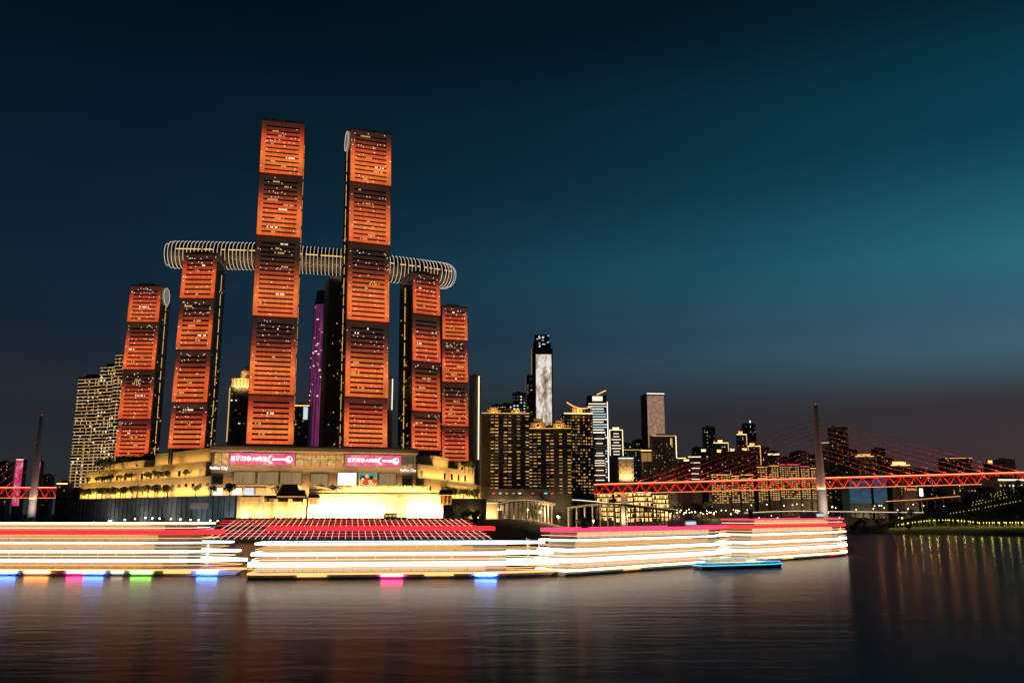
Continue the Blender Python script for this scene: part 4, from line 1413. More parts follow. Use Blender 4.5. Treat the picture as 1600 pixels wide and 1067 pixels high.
building('cream_block', 'cream floodlit block with white cornice light', 967, 990, 716, 752, 1420, 0, 16, 'bodycream', (4.0, 4.6, .4, 1.8, .6, [5, 1, 3]), edges=(('top', 's_cool'),))
q = px_frame(967, 990, 735, 1420, 0)
area_lamp('block_floodlight', q.p(q.w / 2, -9, at(967, 749, 1420).z), q.p(q.w / 2, 0, at(967, 728, 1420).z), 18, 1, 14000, (1, .62, .26), (1, 0, 0))
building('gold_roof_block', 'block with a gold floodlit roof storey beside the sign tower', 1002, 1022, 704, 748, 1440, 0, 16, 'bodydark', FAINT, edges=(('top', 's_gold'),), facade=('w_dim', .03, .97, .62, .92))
building('rose_media_tower', 'tall slab with a rosy shimmering media facade and striped flank', 1012, 1039, 615, 700, 1700, 8, 44, 'bodydark', (5.0, 50, .8, 2.6, 1, [2]), 'R', facade=('rosescreen', .0, .98, .0, .97), edges=(('top', 's_white'),))
fr, o, z0, z1, dp = building('sign_tower', 'dark apartment tower with a glowing edge line and a gold vertical sign', 1020, 1057, 681, 752, 1430, 4, 20, 'bodydark', FAINT, None, edges=(('right', 's_warm'), ('top', 'w_gold')))
ORG[o.name] = fr.p(fr.w / 2, 0, z0 + 0)
put_text('8', 8.0, 'text_gold', fr, fr.w * .80, -.5, z1 - 6.5, o, 'sign_lettering')
put_text('8', 8.0, 'text_gold', fr, fr.w * .80, -.5, z1 - 12.0, o, 'sign_lettering')

spec = [
    ('gold_roof_block', 'low block with a yellow lit roof right by the glowing edge line', 1058, 1072, 716, 752, 1400, 'bodywarm', FAINT, (('top', 's_gold'),), None),
    ('purple_block', 'purplish block with a small yellow lantern roof', 1064, 1080, 722, 752, 1350, 'bodypurple', SPARSE, (), crown_lantern(.6, 0, 4)),
    ('banded_block', 'block crossed by two white light bands', 1076, 1096, 714, 752, 1480, 'bodydark', (9, 40, .9, 1.2, 1, [2]), (('top', 's_warm'),), None),
    ('lantern_tower', 'dark tower with a pale lantern roof, first of the lantern roofs', 1094, 1108, 707, 752, 1500, 'bodydark', SPARSE, (), crown_lantern(.5, 0, 6, 's_warm')),
    ('dark_tower', 'tall plain dark tower with scattered windows behind the lantern roofs', 1101, 1119, 668, 752, 1800, 'bodydark', SPARSE, (), None),
    ('gold_line_tower', 'dark tower with a gold roof line turning down one edge', 1116, 1139, 692, 752, 1640, 'bodydark', SPARSE, (('top', 's_gold'), ('right', 's_amber')), crown_lantern(.5, 0, 6, 's_gold', .3)),
    ('lantern_tower', 'dark tower with a yellow lantern roof below the gold roof line', 1119, 1131, 708, 752, 1480, 'bodydark', SPARSE, (), crown_lantern(.5, 0, 6)),
    ('lantern_tower', 'dark tower with a pale yellow lantern roof between two gold-lined towers', 1139, 1152, 706, 752, 1490, 'bodydark', SPARSE, (), crown_lantern(.5, 0, 6, 's_warm')),
    ('gold_line_tower', 'narrow dark tower with a gold cap and one gold edge', 1153, 1168, 679, 752, 1660, 'bodydark', FAINT, (('top', 's_gold'), ('right', 's_amber')), crown_lantern(.4, 0, 7, 's_orange', .4)),
    ('beacon_tower', 'tall dark tower with a bluish beacon on its roof', 1163, 1183, 663, 752, 1850, 'bodydark', SPARSE, (), None),
    ('lantern_tower', 'dark tower with a gold lantern at the foot of the narrow gold-edged one', 1158, 1172, 705, 752, 1470, 'bodydark', SPARSE, (), crown_lantern(.5, 0, 5)),
    ('gold_line_tower', 'dark tower framed by gold lines down both edges', 1170, 1189, 697, 752, 1600, 'bodydark', FAINT, (('top', 's_gold'), ('left', 's_amber'), ('right', 's_amber')), crown_lantern(.4, 0, 6, 's_orange', .4)),
    ('low_tower', 'low dark block with twin pale roof lights under the upper cables', 1200, 1222, 712, 752, 1700, 'bodydark', SPARSE, (), crown_lantern(.5, 0, 4, 's_warm', .8)),
    ('dark_tower', 'plain squat dark tower close behind the bridge pylon', 1242, 1264, 706, 752, 1900, 'bodydark', FAINT, (), None),
    ('pale_top_tower', 'dark tower with a small white roof light right beside the pylon', 1283, 1298, 692, 782, 1500, 'bodydark', SPARSE, (('top', 'w_cool'),), None),
    ('dark_tower', 'broad dark high-rise with stepped top, tallest beyond the pylon', 1301, 1328, 668, 782, 1560, 'bodydark', FAINT, (), crown_lantern(.5, 0, 3, 'w_faint')),
    ('gold_top_tower', 'dark high-rise with a gold crown line beyond the pylon', 1339, 1368, 713, 782, 1500, 'bodydark', FAINT, (('top', 's_orange'),), crown_lantern(.5, 0, 4, 's_amber', .7)),
    ('dark_tower', 'slim round-shouldered dark tower behind the gold-crowned high-rise', 1369, 1386, 702, 782, 1700, 'bodydark', FAINT, (), None),
    ('gold_top_block', 'block with a golden pavilion roof under the far cables', 1394, 1424, 727, 782, 1520, 'bodywarm', FAINT, (('top', 's_gold'),), crown_lantern(.5, 0, 7, 's_gold', .7)),
    ('low_hotel', 'low block with a gold roof edge close to the end of the cables', 1478, 1520, 716, 745, 2000, 'bodydark', FAINT, (('top', 's_amber'),), None),
    ('lantern_tower', 'small tower with a golden lantern beside the white lit block', 1543, 1556, 724, 745, 1700, 'bodydark', SPARSE, (('top', 's_amber'),), crown_lantern(.5, 0, 6)),
    ('white_lit_block', 'pale block washed in white light at the edge of the scene', 1560, 1587, 719, 745, 1650, 'bodycream', (30, 2.5, .3, 26, 1, [3, 1]), (), None),
    ('blue_office', 'wide blue-lit office block under the bridge deck', 1327, 1361, 750, 786, 1450, 'bodyblue', (8, 9, .3, 1.4, .2, [2, 0, 5]), (), None),
    ('blue_office', 'narrower blue-lit office block under the bridge deck', 1364, 1386, 746, 786, 1470, 'bodyblue', (8, 7, .3, 1.4, .22, [2, 0, 5]), (), None),
    ('dark_block', 'dark block with square yellow windows under the bridge', 1394, 1424, 748, 784, 1480, 'bodydark', (5, 6, .3, 2, .5, [0, 5, 3]), (), None),
    ('speckled_block', 'speckled dark housing block under the bridge before the hill', 1488, 1530, 748, 776, 1500, 'bodydark', (4, 5, .35, 1.6, .4, [5, 1, 2, 3]), (), None),
    ('hillside_hall', 'cream hall with lit storeys on top of the terraced hill', 1560, 1606, 750, 762, 880, 'bodycream', (4, 4, .5, 1.8, .8, [0, 2]), (('top', 's_warm'),), None),
]
for nm, lb, x0, x1, yt, yb, Y, bd, wn, ed, cr in spec:
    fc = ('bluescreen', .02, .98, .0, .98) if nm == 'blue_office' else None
    building(nm, lb, x0, x1, yt, yb, Y, rng.uniform(-8, 8), None, bd, wn, None, edges=ed, crown=cr, facade=fc)
fr, o, z0, z1, dp = BUILT['tall dark tower with a bluish beacon on its roof'] if 'tall dark tower with a bluish beacon on its roof' in BUILT else BUILT['plain squat dark tower close behind the bridge pylon']
MB().tube(fr.p(fr.w * .6, 3, z1 + 4), fr.p(fr.w * .6, 3, z1 + 8), 1.3, 1.3, 10).build('beacon', 's_cool', o)
fr, o, z0, z1, dp = BUILT['dark block with square yellow windows under the bridge']
mb = MB(); fr.box(mb, fr.w * .72, fr.w * 1.62, -3, -2.4, at(1420, 767, fr.A.y).z, at(1420, 760, fr.A.y).z)
FILL = [
    (1046, 1060, 700, 1900, 'plain dim far tower peeping over the yellow-roofed block'), (1084, 1100, 700, 2000, 'dim far tower over the block with two white light bands'),
    (1128, 1144, 700, 2100, 'dim far tower filling the gap beside the gold roof line'), (1190, 1204, 700, 1900, 'dim far tower just past the one framed in gold lines'),
    (1206, 1218, 706, 2100, 'narrow dim far tower above the housing roofs'), (1222, 1242, 716, 1950, 'low wide dim far block before the squat dark tower'),
    (1262, 1280, 712, 2050, 'dim far block touching the bridge pylon'), (1326, 1342, 704, 2000, 'dim far tower between the broad high-rise and the gold crown'),
    (1384, 1398, 716, 2050, 'dim far tower beside the round-shouldered one'), (1424, 1446, 734, 1900, 'low dim far block after the golden pavilion roof'),
    (1448, 1476, 738, 1950, 'lowest wide dim far block under the cable ends'), (1520, 1542, 736, 2000, 'low dim far block before the small lantern tower'),
    (768, 784, 634, 1500, 'dim far tower rising beside the glowing pediment'), (866, 884, 660, 1600, 'dim far tower filling the gap beside the golden one'),
    (972, 990, 694, 1750, 'dim far tower above the wide hotel'), (992, 1012, 688, 1850, 'dim far tower before the rosy media slab')]
for x0, x1, yt, Y, lb in FILL:
    building('hazy_block', lb, x0, x1, yt, 776, Y, rng.uniform(-8, 8), None, 'bodydark', (3.8, 3.6, .5, 1.5, rng.uniform(.2, .45), [0, 1, 1, 3, 3, 5, 2]), group='dim towers in the far rows')
# street lamps glowing between the blocks
for k in range(34):
    x = rng.uniform(745, 930) if k < 8 else rng.uniform(930, 1300) if k < 24 else rng.uniform(1290, 1590)
    Y = rng.uniform(868, 895) if k < 8 else rng.uniform(1330, 1440)
    q = at(x, 780, Y)
    g = max(ground(q.x, q.y), 2)
    lamp_post((q.x, q.y, g), headw, 'warm street lamp glowing among the city blocks', 'warm street lamps among the blocks', 'street_lamp', 1.6)
    point_lamp('street_glow', (q.x, q.y - 1.5, g + 9), 16000, (1, .62, .28), .5)
# riverside housing row with gold windows, seen through the bridge
for k, (x0, x1, yt, yb, tx) in enumerate([
        (1112, 1142, 742, 787, 'first'), (1143, 1156, 744, 786, 'second'), (1158, 1178, 742, 786, 'third'), (1184, 1200, 730, 785, 'fourth'),
        (1202, 1218, 728, 782, 'fifth'), (1219, 1250, 726, 780, 'sixth'), (1252, 1266, 729, 780, 'seventh'), (1268, 1286, 732, 780, 'eighth')]):
    building('riverside_housing', f'gold-windowed riverside housing block behind the bridge truss, {tx} of the row from the gorge', x0, x1, yt, yb, 1400 + 8 * k, 2, 18, 'bodydark', (3.3, 3.6, .82, 1.5, .86, [0, 0, 1, 0, 5]), group='riverside housing row behind the bridge', edges=(('top', 's_pink' if k in (5, 6) else 's_amber'),), cat='housing block')

# gold-lit stilt houses in the gorge under the bridge
for k, (x0, x1, yt, yb, tx) in enumerate([(934, 958, 770, 792, 'smallest, near the bridge end'), (962, 990, 768, 795, 'behind the bridge pier'), (992, 1020, 767, 798, 'widest, beyond the pier'), (1022, 1046, 772, 800, 'outermost, above the white quay lights')]):
    fr = px_frame(x0, x1, (yt + yb) / 2, 1300 + 10 * k, R(6))
    zt_, zb_ = at(x0, yt, 1330).z, ground(*fr.p(fr.w / 2, 5, 0).xy) - 1
    o = root('stilt_house', fr.p(fr.w / 2, 0, zb_), f'gold-lit stilt house of stacked tiled storeys, {tx}', 'stilt house', 'gold-lit stilt houses in the gorge')
    nst = 6
    hst = (zt_ - zb_) / nst
    for j in range(nst):
        dd_ = j * 1.6
        z = zb_ + hst * j
        mb = MB(); fr.box(mb, 0, fr.w, dd_, dd_ + 14, z, z + hst * .8)
        s = mb.build('storey', 'timber', o)
        mb = MB(); gable(mb, fr, 0, fr.w, dd_, dd_ + 14, z + hst * .85, hst * .35, .8); mb.build('tiled_roof', 'tile', s)
        mb = MB()
        nn_ = int(fr.w / 2.4)
        for i in range(nn_):
            if rng.random() < .8:
                a = fr.w * (i + .5) / nn_
                fr.box(mb, a - .85, a + .85, dd_ - .2, dd_ - .02, z + hst * .15, z + hst * .68, rng.choice([0, 0, 1, 2]))
        mb.build('lit_windows', ['s_gold', 's_amber', 'w_gold'], s, 'stuff')
        mb = MB(); fr.box(mb, -.5, fr.w + .5, dd_ - 1.0, dd_ - .8, z + hst * .74, z + hst * .8); mb.build('eave_light', 's_gold', s)

# ------------------------------------------------------------------ cable-stayed bridges
def cable_bridge(label, P0, P1, zd, pyl, ztop, npan, truss_h, stays, span, name='cable_stayed_bridge', lamps=True, zd1=None):
    """P0, P1: deck ends in plan; pyl: metres along the deck of the pylon."""
    zd1 = zd if zd1 is None else zd1
    fr = Frame(P0, P1)
    L = fr.w
    zz = lambda a: zd + (zd1 - zd) * a / L
    o = root(name, fr.p(pyl, 0, -3), label, 'bridge')
    B2 = 12
    mb = MB(); mb.hexa([fr.p(0, -B2, zz(0) - 1), fr.p(L, -B2, zz(L) - 1), fr.p(L, B2, zz(L) - 1), fr.p(0, B2, zz(0) - 1), fr.p(0, -B2, zz(0) + .6), fr.p(L, -B2, zz(L) + .6), fr.p(L, B2, zz(L) + .6), fr.p(0, B2, zz(0) + .6)])
    deck = mb.build('road_deck', 'redpaint', o)
    mb = MB(); mb.hexa([fr.p(0, -B2 + 1, zz(0) - truss_h - .8), fr.p(L, -B2 + 1, zz(L) - truss_h - .8), fr.p(L, B2 - 1, zz(L) - truss_h - .8), fr.p(0, B2 - 1, zz(0) - truss_h - .8), fr.p(0, -B2 + 1, zz(0) - truss_h), fr.p(L, -B2 + 1, zz(L) - truss_h), fr.p(L, B2 - 1, zz(L) - truss_h), fr.p(0, B2 - 1, zz(0) - truss_h)])
    mb.build('rail_deck', 'redpaint', o)
    for m_, dz, h in (('s_orange', .1, .9), ('s_red', -1.3, .8), ('s_orange', -truss_h - .4, .35)):
        mb = MB().bar(fr.p(0, -B2 - .25, zz(0) + dz), fr.p(L, -B2 - .25, zz(L) + dz), .3, h)
        mb.build('edge_light_line', m_, deck)
    st = L / npan
    for sd in (-1, 1):
        for k in range(npan):
            a0, am, a1 = st * k, st * (k + .5), st * (k + 1)
            for p, q in (((a0, -1), (am, -truss_h)), ((am, -truss_h), (a1, -1))):
                mb = MB().bar(fr.p(p[0], sd * (B2 - 1.2), zz(p[0]) + p[1]), fr.p(q[0], sd * (B2 - 1.2), zz(q[0]) + q[1]), 1.0, 1.1)
                mb.build('truss_diagonal', 'redpaint', o)
    # pylon: slender shuttle-shaped blade pierced by the deck
    mb = MB()
    pr = [(-6, 6.6, 5.2), (zd - 20, 6.2, 4.6), (zd, 5.6, 4.2), (zd + (ztop - zd) * .45, 4.2, 3.4), (ztop - 3, 2.8, 2.4), (ztop, 2.4, 2.0)]
    n = 14
    for h, ra, rd in pr:
        mb.v += [tuple(fr.p(pyl + ra * math.cos(2 * math.pi * k / n), rd * math.sin(2 * math.pi * k / n) - B2 - 4.5, h)) for k in range(n)]
    for i in range(len(pr) - 1):
        mb.f += [(i * n + k, i * n + (k + 1) % n, (i + 1) * n + (k + 1) % n, (i + 1) * n + k) for k in range(n)]
    mb.f.append(tuple((len(pr) - 1) * n + k for k in range(n)))
    mb.m = [0] * len(mb.f)
    py = mb.build('pylon', 'pylon', o, smooth=True)
    MB().tube(fr.p(pyl, -B2 - 4.5, ztop), fr.p(pyl, -B2 - 4.5, ztop + 2), .5, .2, 8).build('warning_light', 's_red', py)
    for s in (-1, 1):
        for k in range(stays):
            ha = ztop - 12 - (ztop - zd) * .55 * (1 - k / stays)
            da = pyl + s * span * (.22 + .78 * (k + 1) / stays)
            if da < 2 or da > L - 2: continue
            MB().tube(fr.p(pyl, -B2 - 2.4, ha), fr.p(da, -B2 + .6, zz(da) + .6), .36, .36, 5).build('stay_cable', 'redpaint', o)
            if lamps:
                point_lamp('cable_lamp', fr.p(da - s * 6, -B2 - 2.5, zz(da) + 3.0), 3200, (1, .40, .14), .3)
    if lamps:
        nl = max(2, int(L / 90))
        for k in range(nl):
            a = L * (k + .5) / nl
            area_lamp('truss_floodlight', fr.p(a, -B2 - 9, zz(a) - truss_h - 2), fr.p(a, -B2, zz(a) - truss_h * .4), L / nl * .95, .8, 9000 * L / nl / 60, (1, .22, .10), (fr.u.x, fr.u.y, 0))
        area_lamp('pylon_uplight', fr.p(pyl + 10, -B2 - 30, zd - 40), fr.p(pyl, -B2 - 4, zd + 40), 4, 2, 16000, (1, .75, .62))
    return fr, o, zz
def bridge_at(x):
    f = Frame(at(928, 757, 1200).xy, at(1640, 737, 1080).xy)
    return min((abs(f.p(a, -16, 0).x / f.p(a, -16, 0).y - ray(x, 745).x / ray(x, 745).y), a) for a in np.linspace(0, f.w, 800))[1]
bf, bo, bz = cable_bridge('red-lit cable-stayed truss bridge across the smaller river', at(928, 757, 1200).xy, at(1640, 737, 1080).xy, at(928, 757, 1200).z, bridge_at(1282), 153, 36, 12.5, 9, 232, zd1=at(1640, 737, 1080).z)
pier = MB(); c = bf.p(40, 0, 0)
pb = ground(c.x, c.y)
pier.prism([bf.p(a, d, 0).xy for a, d in ((36, -4), (44, -4), (44, 4), (36, 4))], -3, 40, 0)
pier.prism([bf.p(a, d, 0).xy for a, d in ((36, -4), (44, -4), (44, 4), (36, 4))], 40, 43.6, 0, [bf.p(a, d, 0).xy for a, d in ((33, -9), (47, -9), (47, 9), (33, 9))])
pier.build('river_pier', 'pylon', bo)
c = bf.p(40, -14, 0)
area_lamp('pier_uplight', (c.x, c.y, 8), tuple(bf.p(40, 0, 24)), 3, 1, 7000, (1, .75, .35))
ab = MB(); bf.box(ab, -60, 3, -12, 12, 10, 56); ab.build('abutment', 'dark_concrete', bo)
lf, lo_, lz = cable_bridge('distant red truss bridge with one pylon beyond the dark point', at(-60, 763, 1440).xy, at(122, 765, 1440).xy, 58, 126, 172, 10, 16, 6, 140, lamps=True)

# magenta towers beyond the far bridge
building('magenta_tower', 'magenta media tower with a bright white sign on top, across the far river', 22, 33, 718, 790, 2300, 0, 20, 'bodypurple', None, facade=('magentascreen', 0, 1, 0, .99), edges=(('top', 's_white'),))
building('magenta_tower', 'magenta media tower partly behind the far bridge pylon', 50, 60, 720, 790, 2300, 0, 20, 'bodypurple', None, facade=('magentascreen', 0, 1, 0, .99))
building('hazy_tower', 'dim tower with a row of bright lights at the picture edge', -8, 12, 722, 790, 2200, 0, 20, 'bodydark', SPARSE, edges=(('left', 'w_white'),))
building('hazy_tower', 'dim far tower between the pylon and the apartment block', 62, 78, 742, 790, 2500, 0, 20, 'bodydark', FAINT)
building('waterside_block', 'small dark block with dotted edge lights beside the terrace end', 88, 104, 756, 785, 960, 0, 14, 'bodydark', SPARSE, edges=(('top', 's_gold'),))

# ------------------------------------------------------------------ viaducts
def viaduct(label, pts, width, strip, ncol, colmat='concrete', lampcol=None, zfoot=None):
    P = [at(*p) for p in pts]
    o = root('viaduct', (P[0].x, P[0].y, 0), label, 'viaduct')
    mb, ml = MB(), MB()
    for a, b in zip(P, P[1:]):
        mb.bar(a - Vector((0, 0, .9)), b - Vector((0, 0, .9)), width, 1.6)
        t = (b - a).normalized(); nrm = Vector((t.y, -t.x, 0)) * (width / 2 + .2)
        if nrm.y > 0: nrm = -nrm
        ml.bar(a + nrm, b + nrm, .3, .38)
    mb.build('road_deck', 'concrete', o)
    ml.build('edge_light_line', strip, o)
    fp = resample(P, sum((b - a).length for a, b in zip(P, P[1:])) / ncol)
    for k, c in enumerate(fp):
        f = min(ground(c.x, c.y), c.z - 4)
        mb = MB().tube((c.x, c.y, f - 2), (c.x, c.y, c.z - 2.6), .8, .8, 10)
        mb.prism([(c.x - 1, c.y - .9), (c.x + 1, c.y - .9), (c.x + 1, c.y + .9), (c.x - 1, c.y + .9)], c.z - 2.6, c.z - 1.72, 0)
        mb.build('column', colmat, o)
        if lampcol and k % 2 == 0:
            point_lamp('column_uplight', (c.x + .5, c.y - 2.2, max(f, 1) + 1.2), 220, lampcol, .2)
    return o
viaduct('curved viaduct on gold-lit columns beside the stone embankment', [(772, 787, 800), (790, 782.5, 815), (815, 781, 840), (840, 783, 870), (862, 787, 900)], 9, 'w_gold', 14, 'pylon', (1, .6, .2))
viaduct('riverside viaduct with a thin white light line passing the bridge pier', [(858, 779, 930), (900, 781, 960), (945, 785, 1000)], 9, 's_white', 8)
viaduct('hump-backed viaduct on tall columns standing in the river', [(888, 792, 900), (915, 788.5, 905), (945, 786, 912), (972, 786.5, 925), (1000, 790, 950), (1056, 797, 1010)], 10, 'w_gold', 20, 'pylon', (1, .65, .3))
viaduct('distant riverside viaduct with white edge light behind the pylon', [(1160, 801, 1180), (1200, 799, 1190), (1240, 798, 1200), (1330, 799, 1210), (1442, 800.5, 1225)], 8, 's_warm', 24)
viaduct('orange-lit ramp viaduct rising to the hill', [(1385, 783, 1300), (1430, 780.5, 1280), (1470, 777, 1260), (1500, 775, 1250)], 8, 's_orange', 9)
# stone embankment beside the viaduct
em = Frame(at(727, 795, 735), at(778, 795, 770))
o = root('stone_embankment', em.p(em.w / 2, 0, 12), 'warm-lit stone embankment with a row of top lights next to the columns', 'embankment')
mb = MB(); em.box(mb, 0, em.w, 0, 20, 8, 27); mb.build('wall_slab', 'wallstone', o)
mb = MB(); em.box(mb, -.5, em.w, -.8, 20, 27.01, 28.2); mb.build('coping', 'tile', o)
for k in range(16):
    mb = MB(); a = em.w * (k + .5) / 16; em.box(mb, a - .25, a + .25, -.9, -.4, 26, 26.6); mb.build('ledge_light', 's_warm', o)
wall_lamps(em, 14, 6, 2600, (1, .55, .22), 1, 6)

# quay lamps glittering beyond the bridge
for k in range(70):
    x = 1040 + 130 * rng.random() ** 1.3 if k < 46 else 1170 + 330 * rng.random()
    Y = 1120 + 160 * rng.random()
    y = rng.uniform(795, 803) if k < 46 else rng.uniform(786, 797)
    q = at(x, y, Y if k < 46 else 1250)
    g = ground(q.x, q.y)
    hd = rng.choice([head, headw, headw])
    lamp_post((q.x, q.y, max(0, q.z - 5.2)), hd, 'tiny bright lamp on the quay under the bridge', 'quay lamps under the bridge', 'quay_lamp')

# street trees and dark planting by the slabs and under the bridge
for k in range(34):
    x = 752 + 190 * rng.random()
    q = at(x, 780, 880 + 120 * rng.random())
    tree((q.x, q.y, max(1, ground(q.x, q.y))), rng.uniform(8, 14), 'dark tree in the belt below the apartment slabs', 'trees below the apartment slabs')
for k in range(16):
    x = 1050 + 60 * rng.random()
    q = at(x, 785, 1330 + 60 * rng.random())
    tree((q.x, q.y, ground(q.x, q.y)), rng.uniform(14, 24), 'dark tree on the gorge slope beside the stilt houses', 'trees on the gorge slope')

# ------------------------------------------------------------------ planted bank with path lamps
for k in range(46):
    t = k / 45
    x = 1394 + 206 * t + rng.uniform(-2, 2)
    y = 820 - 9 * math.sin(math.pi * min(1, t * 1.25)) + (3 if t > .7 else 0)
    q = at(x, y, 800 - 60 * t)
    g = ground(q.x, q.y)
    lamp_post((q.x, q.y, max(g, q.z - 3.6)), heady, 'small yellow lamp in the string along the planted bank path', 'yellow path lamps on the planted bank', 'path_lamp', .8)
    if k % 3 == 0:
        point_lamp('path_glow', (q.x, q.y - 2.0, max(g, q.z - 3.6) + 2.6), 900, (1, .8, .15), .4)
for row, (y0, x0, x1, Yr) in enumerate([(772, 1548, 1600, 872), (779, 1550, 1600, 866), (786, 1516, 1600, 858), (793, 1520, 1600, 848), (802, 1480, 1600, 830)]):
    for k in range(int((x1 - x0) / 5)):
        q = at(x0 + 5 * k + rng.uniform(-1, 1), y0 + rng.uniform(-.7, .7), Yr)
        g = ground(q.x, q.y)
        lamp_post((q.x, q.y, max(g, q.z - 2.4)), heady, 'small yellow lamp on the terraces of the dark hill', 'yellow lamps on the hill terraces', 'terrace_lamp', .5)
    q = at((x0 + x1) / 2, y0, Yr - 6)
    point_lamp('terrace_glow', (q.x, q.y, q.z + 1), 700, (1, .8, .2), .5)
for k in range(60):
    x = 1330 + 270 * rng.random()
    q = at(x, 812, 770 + 120 * rng.random())
    tree((q.x, q.y, ground(q.x, q.y) - .3), rng.uniform(4, 9), 'dark shrub-like tree on the planted river bank', 'trees on the planted bank')
for k in range(26):
    x = 1480 + 120 * rng.random()
    q = at(x, 790, 840 + 60 * rng.random())
    tree((q.x, q.y, ground(q.x, q.y) - .3), rng.uniform(6, 10), 'dark tree on the terraced hill at the bridge end', 'trees on the terraced hill')

# lit shop sign and white hoarding beyond the bridge
q = px_frame(1413, 1432, 764, 1440, 0)
o = root('neon_sign', q.p(q.w / 2, 0, at(1420, 772, 1440).z), 'orange neon shop name glowing under the bridge', 'sign')
zs_ = at(1420, 764, 1440).z
mb = MB(); q.box(mb, -1, q.w + 1, .2, 1.2, ground(*q.A) - 1, zs_ + 3); mb.build('sign_wall', 'bodydark', o)
put_text('Yonino', 7.0, 'text_orange', q, q.w / 2, -.1, zs_, o, 'sign_lettering')
q = px_frame(1437, 1442, 768, 1400, 0)
o = root('lit_hoarding', q.p(q.w / 2, 0, at(1440, 776, 1400).z), 'upright white glowing hoarding beside the neon sign', 'hoarding')
mb = MB(); q.box(mb, 0, q.w, 0, 1, at(1440, 775, 1400).z, at(1440, 763, 1400).z); mb.build('light_panel', 'screenwhite', o)
mb = MB(); q.box(mb, q.w * .3, q.w * .6, .2, .9, 5, at(1440, 775, 1400).z); mb.build('support_post', 'metal', o)

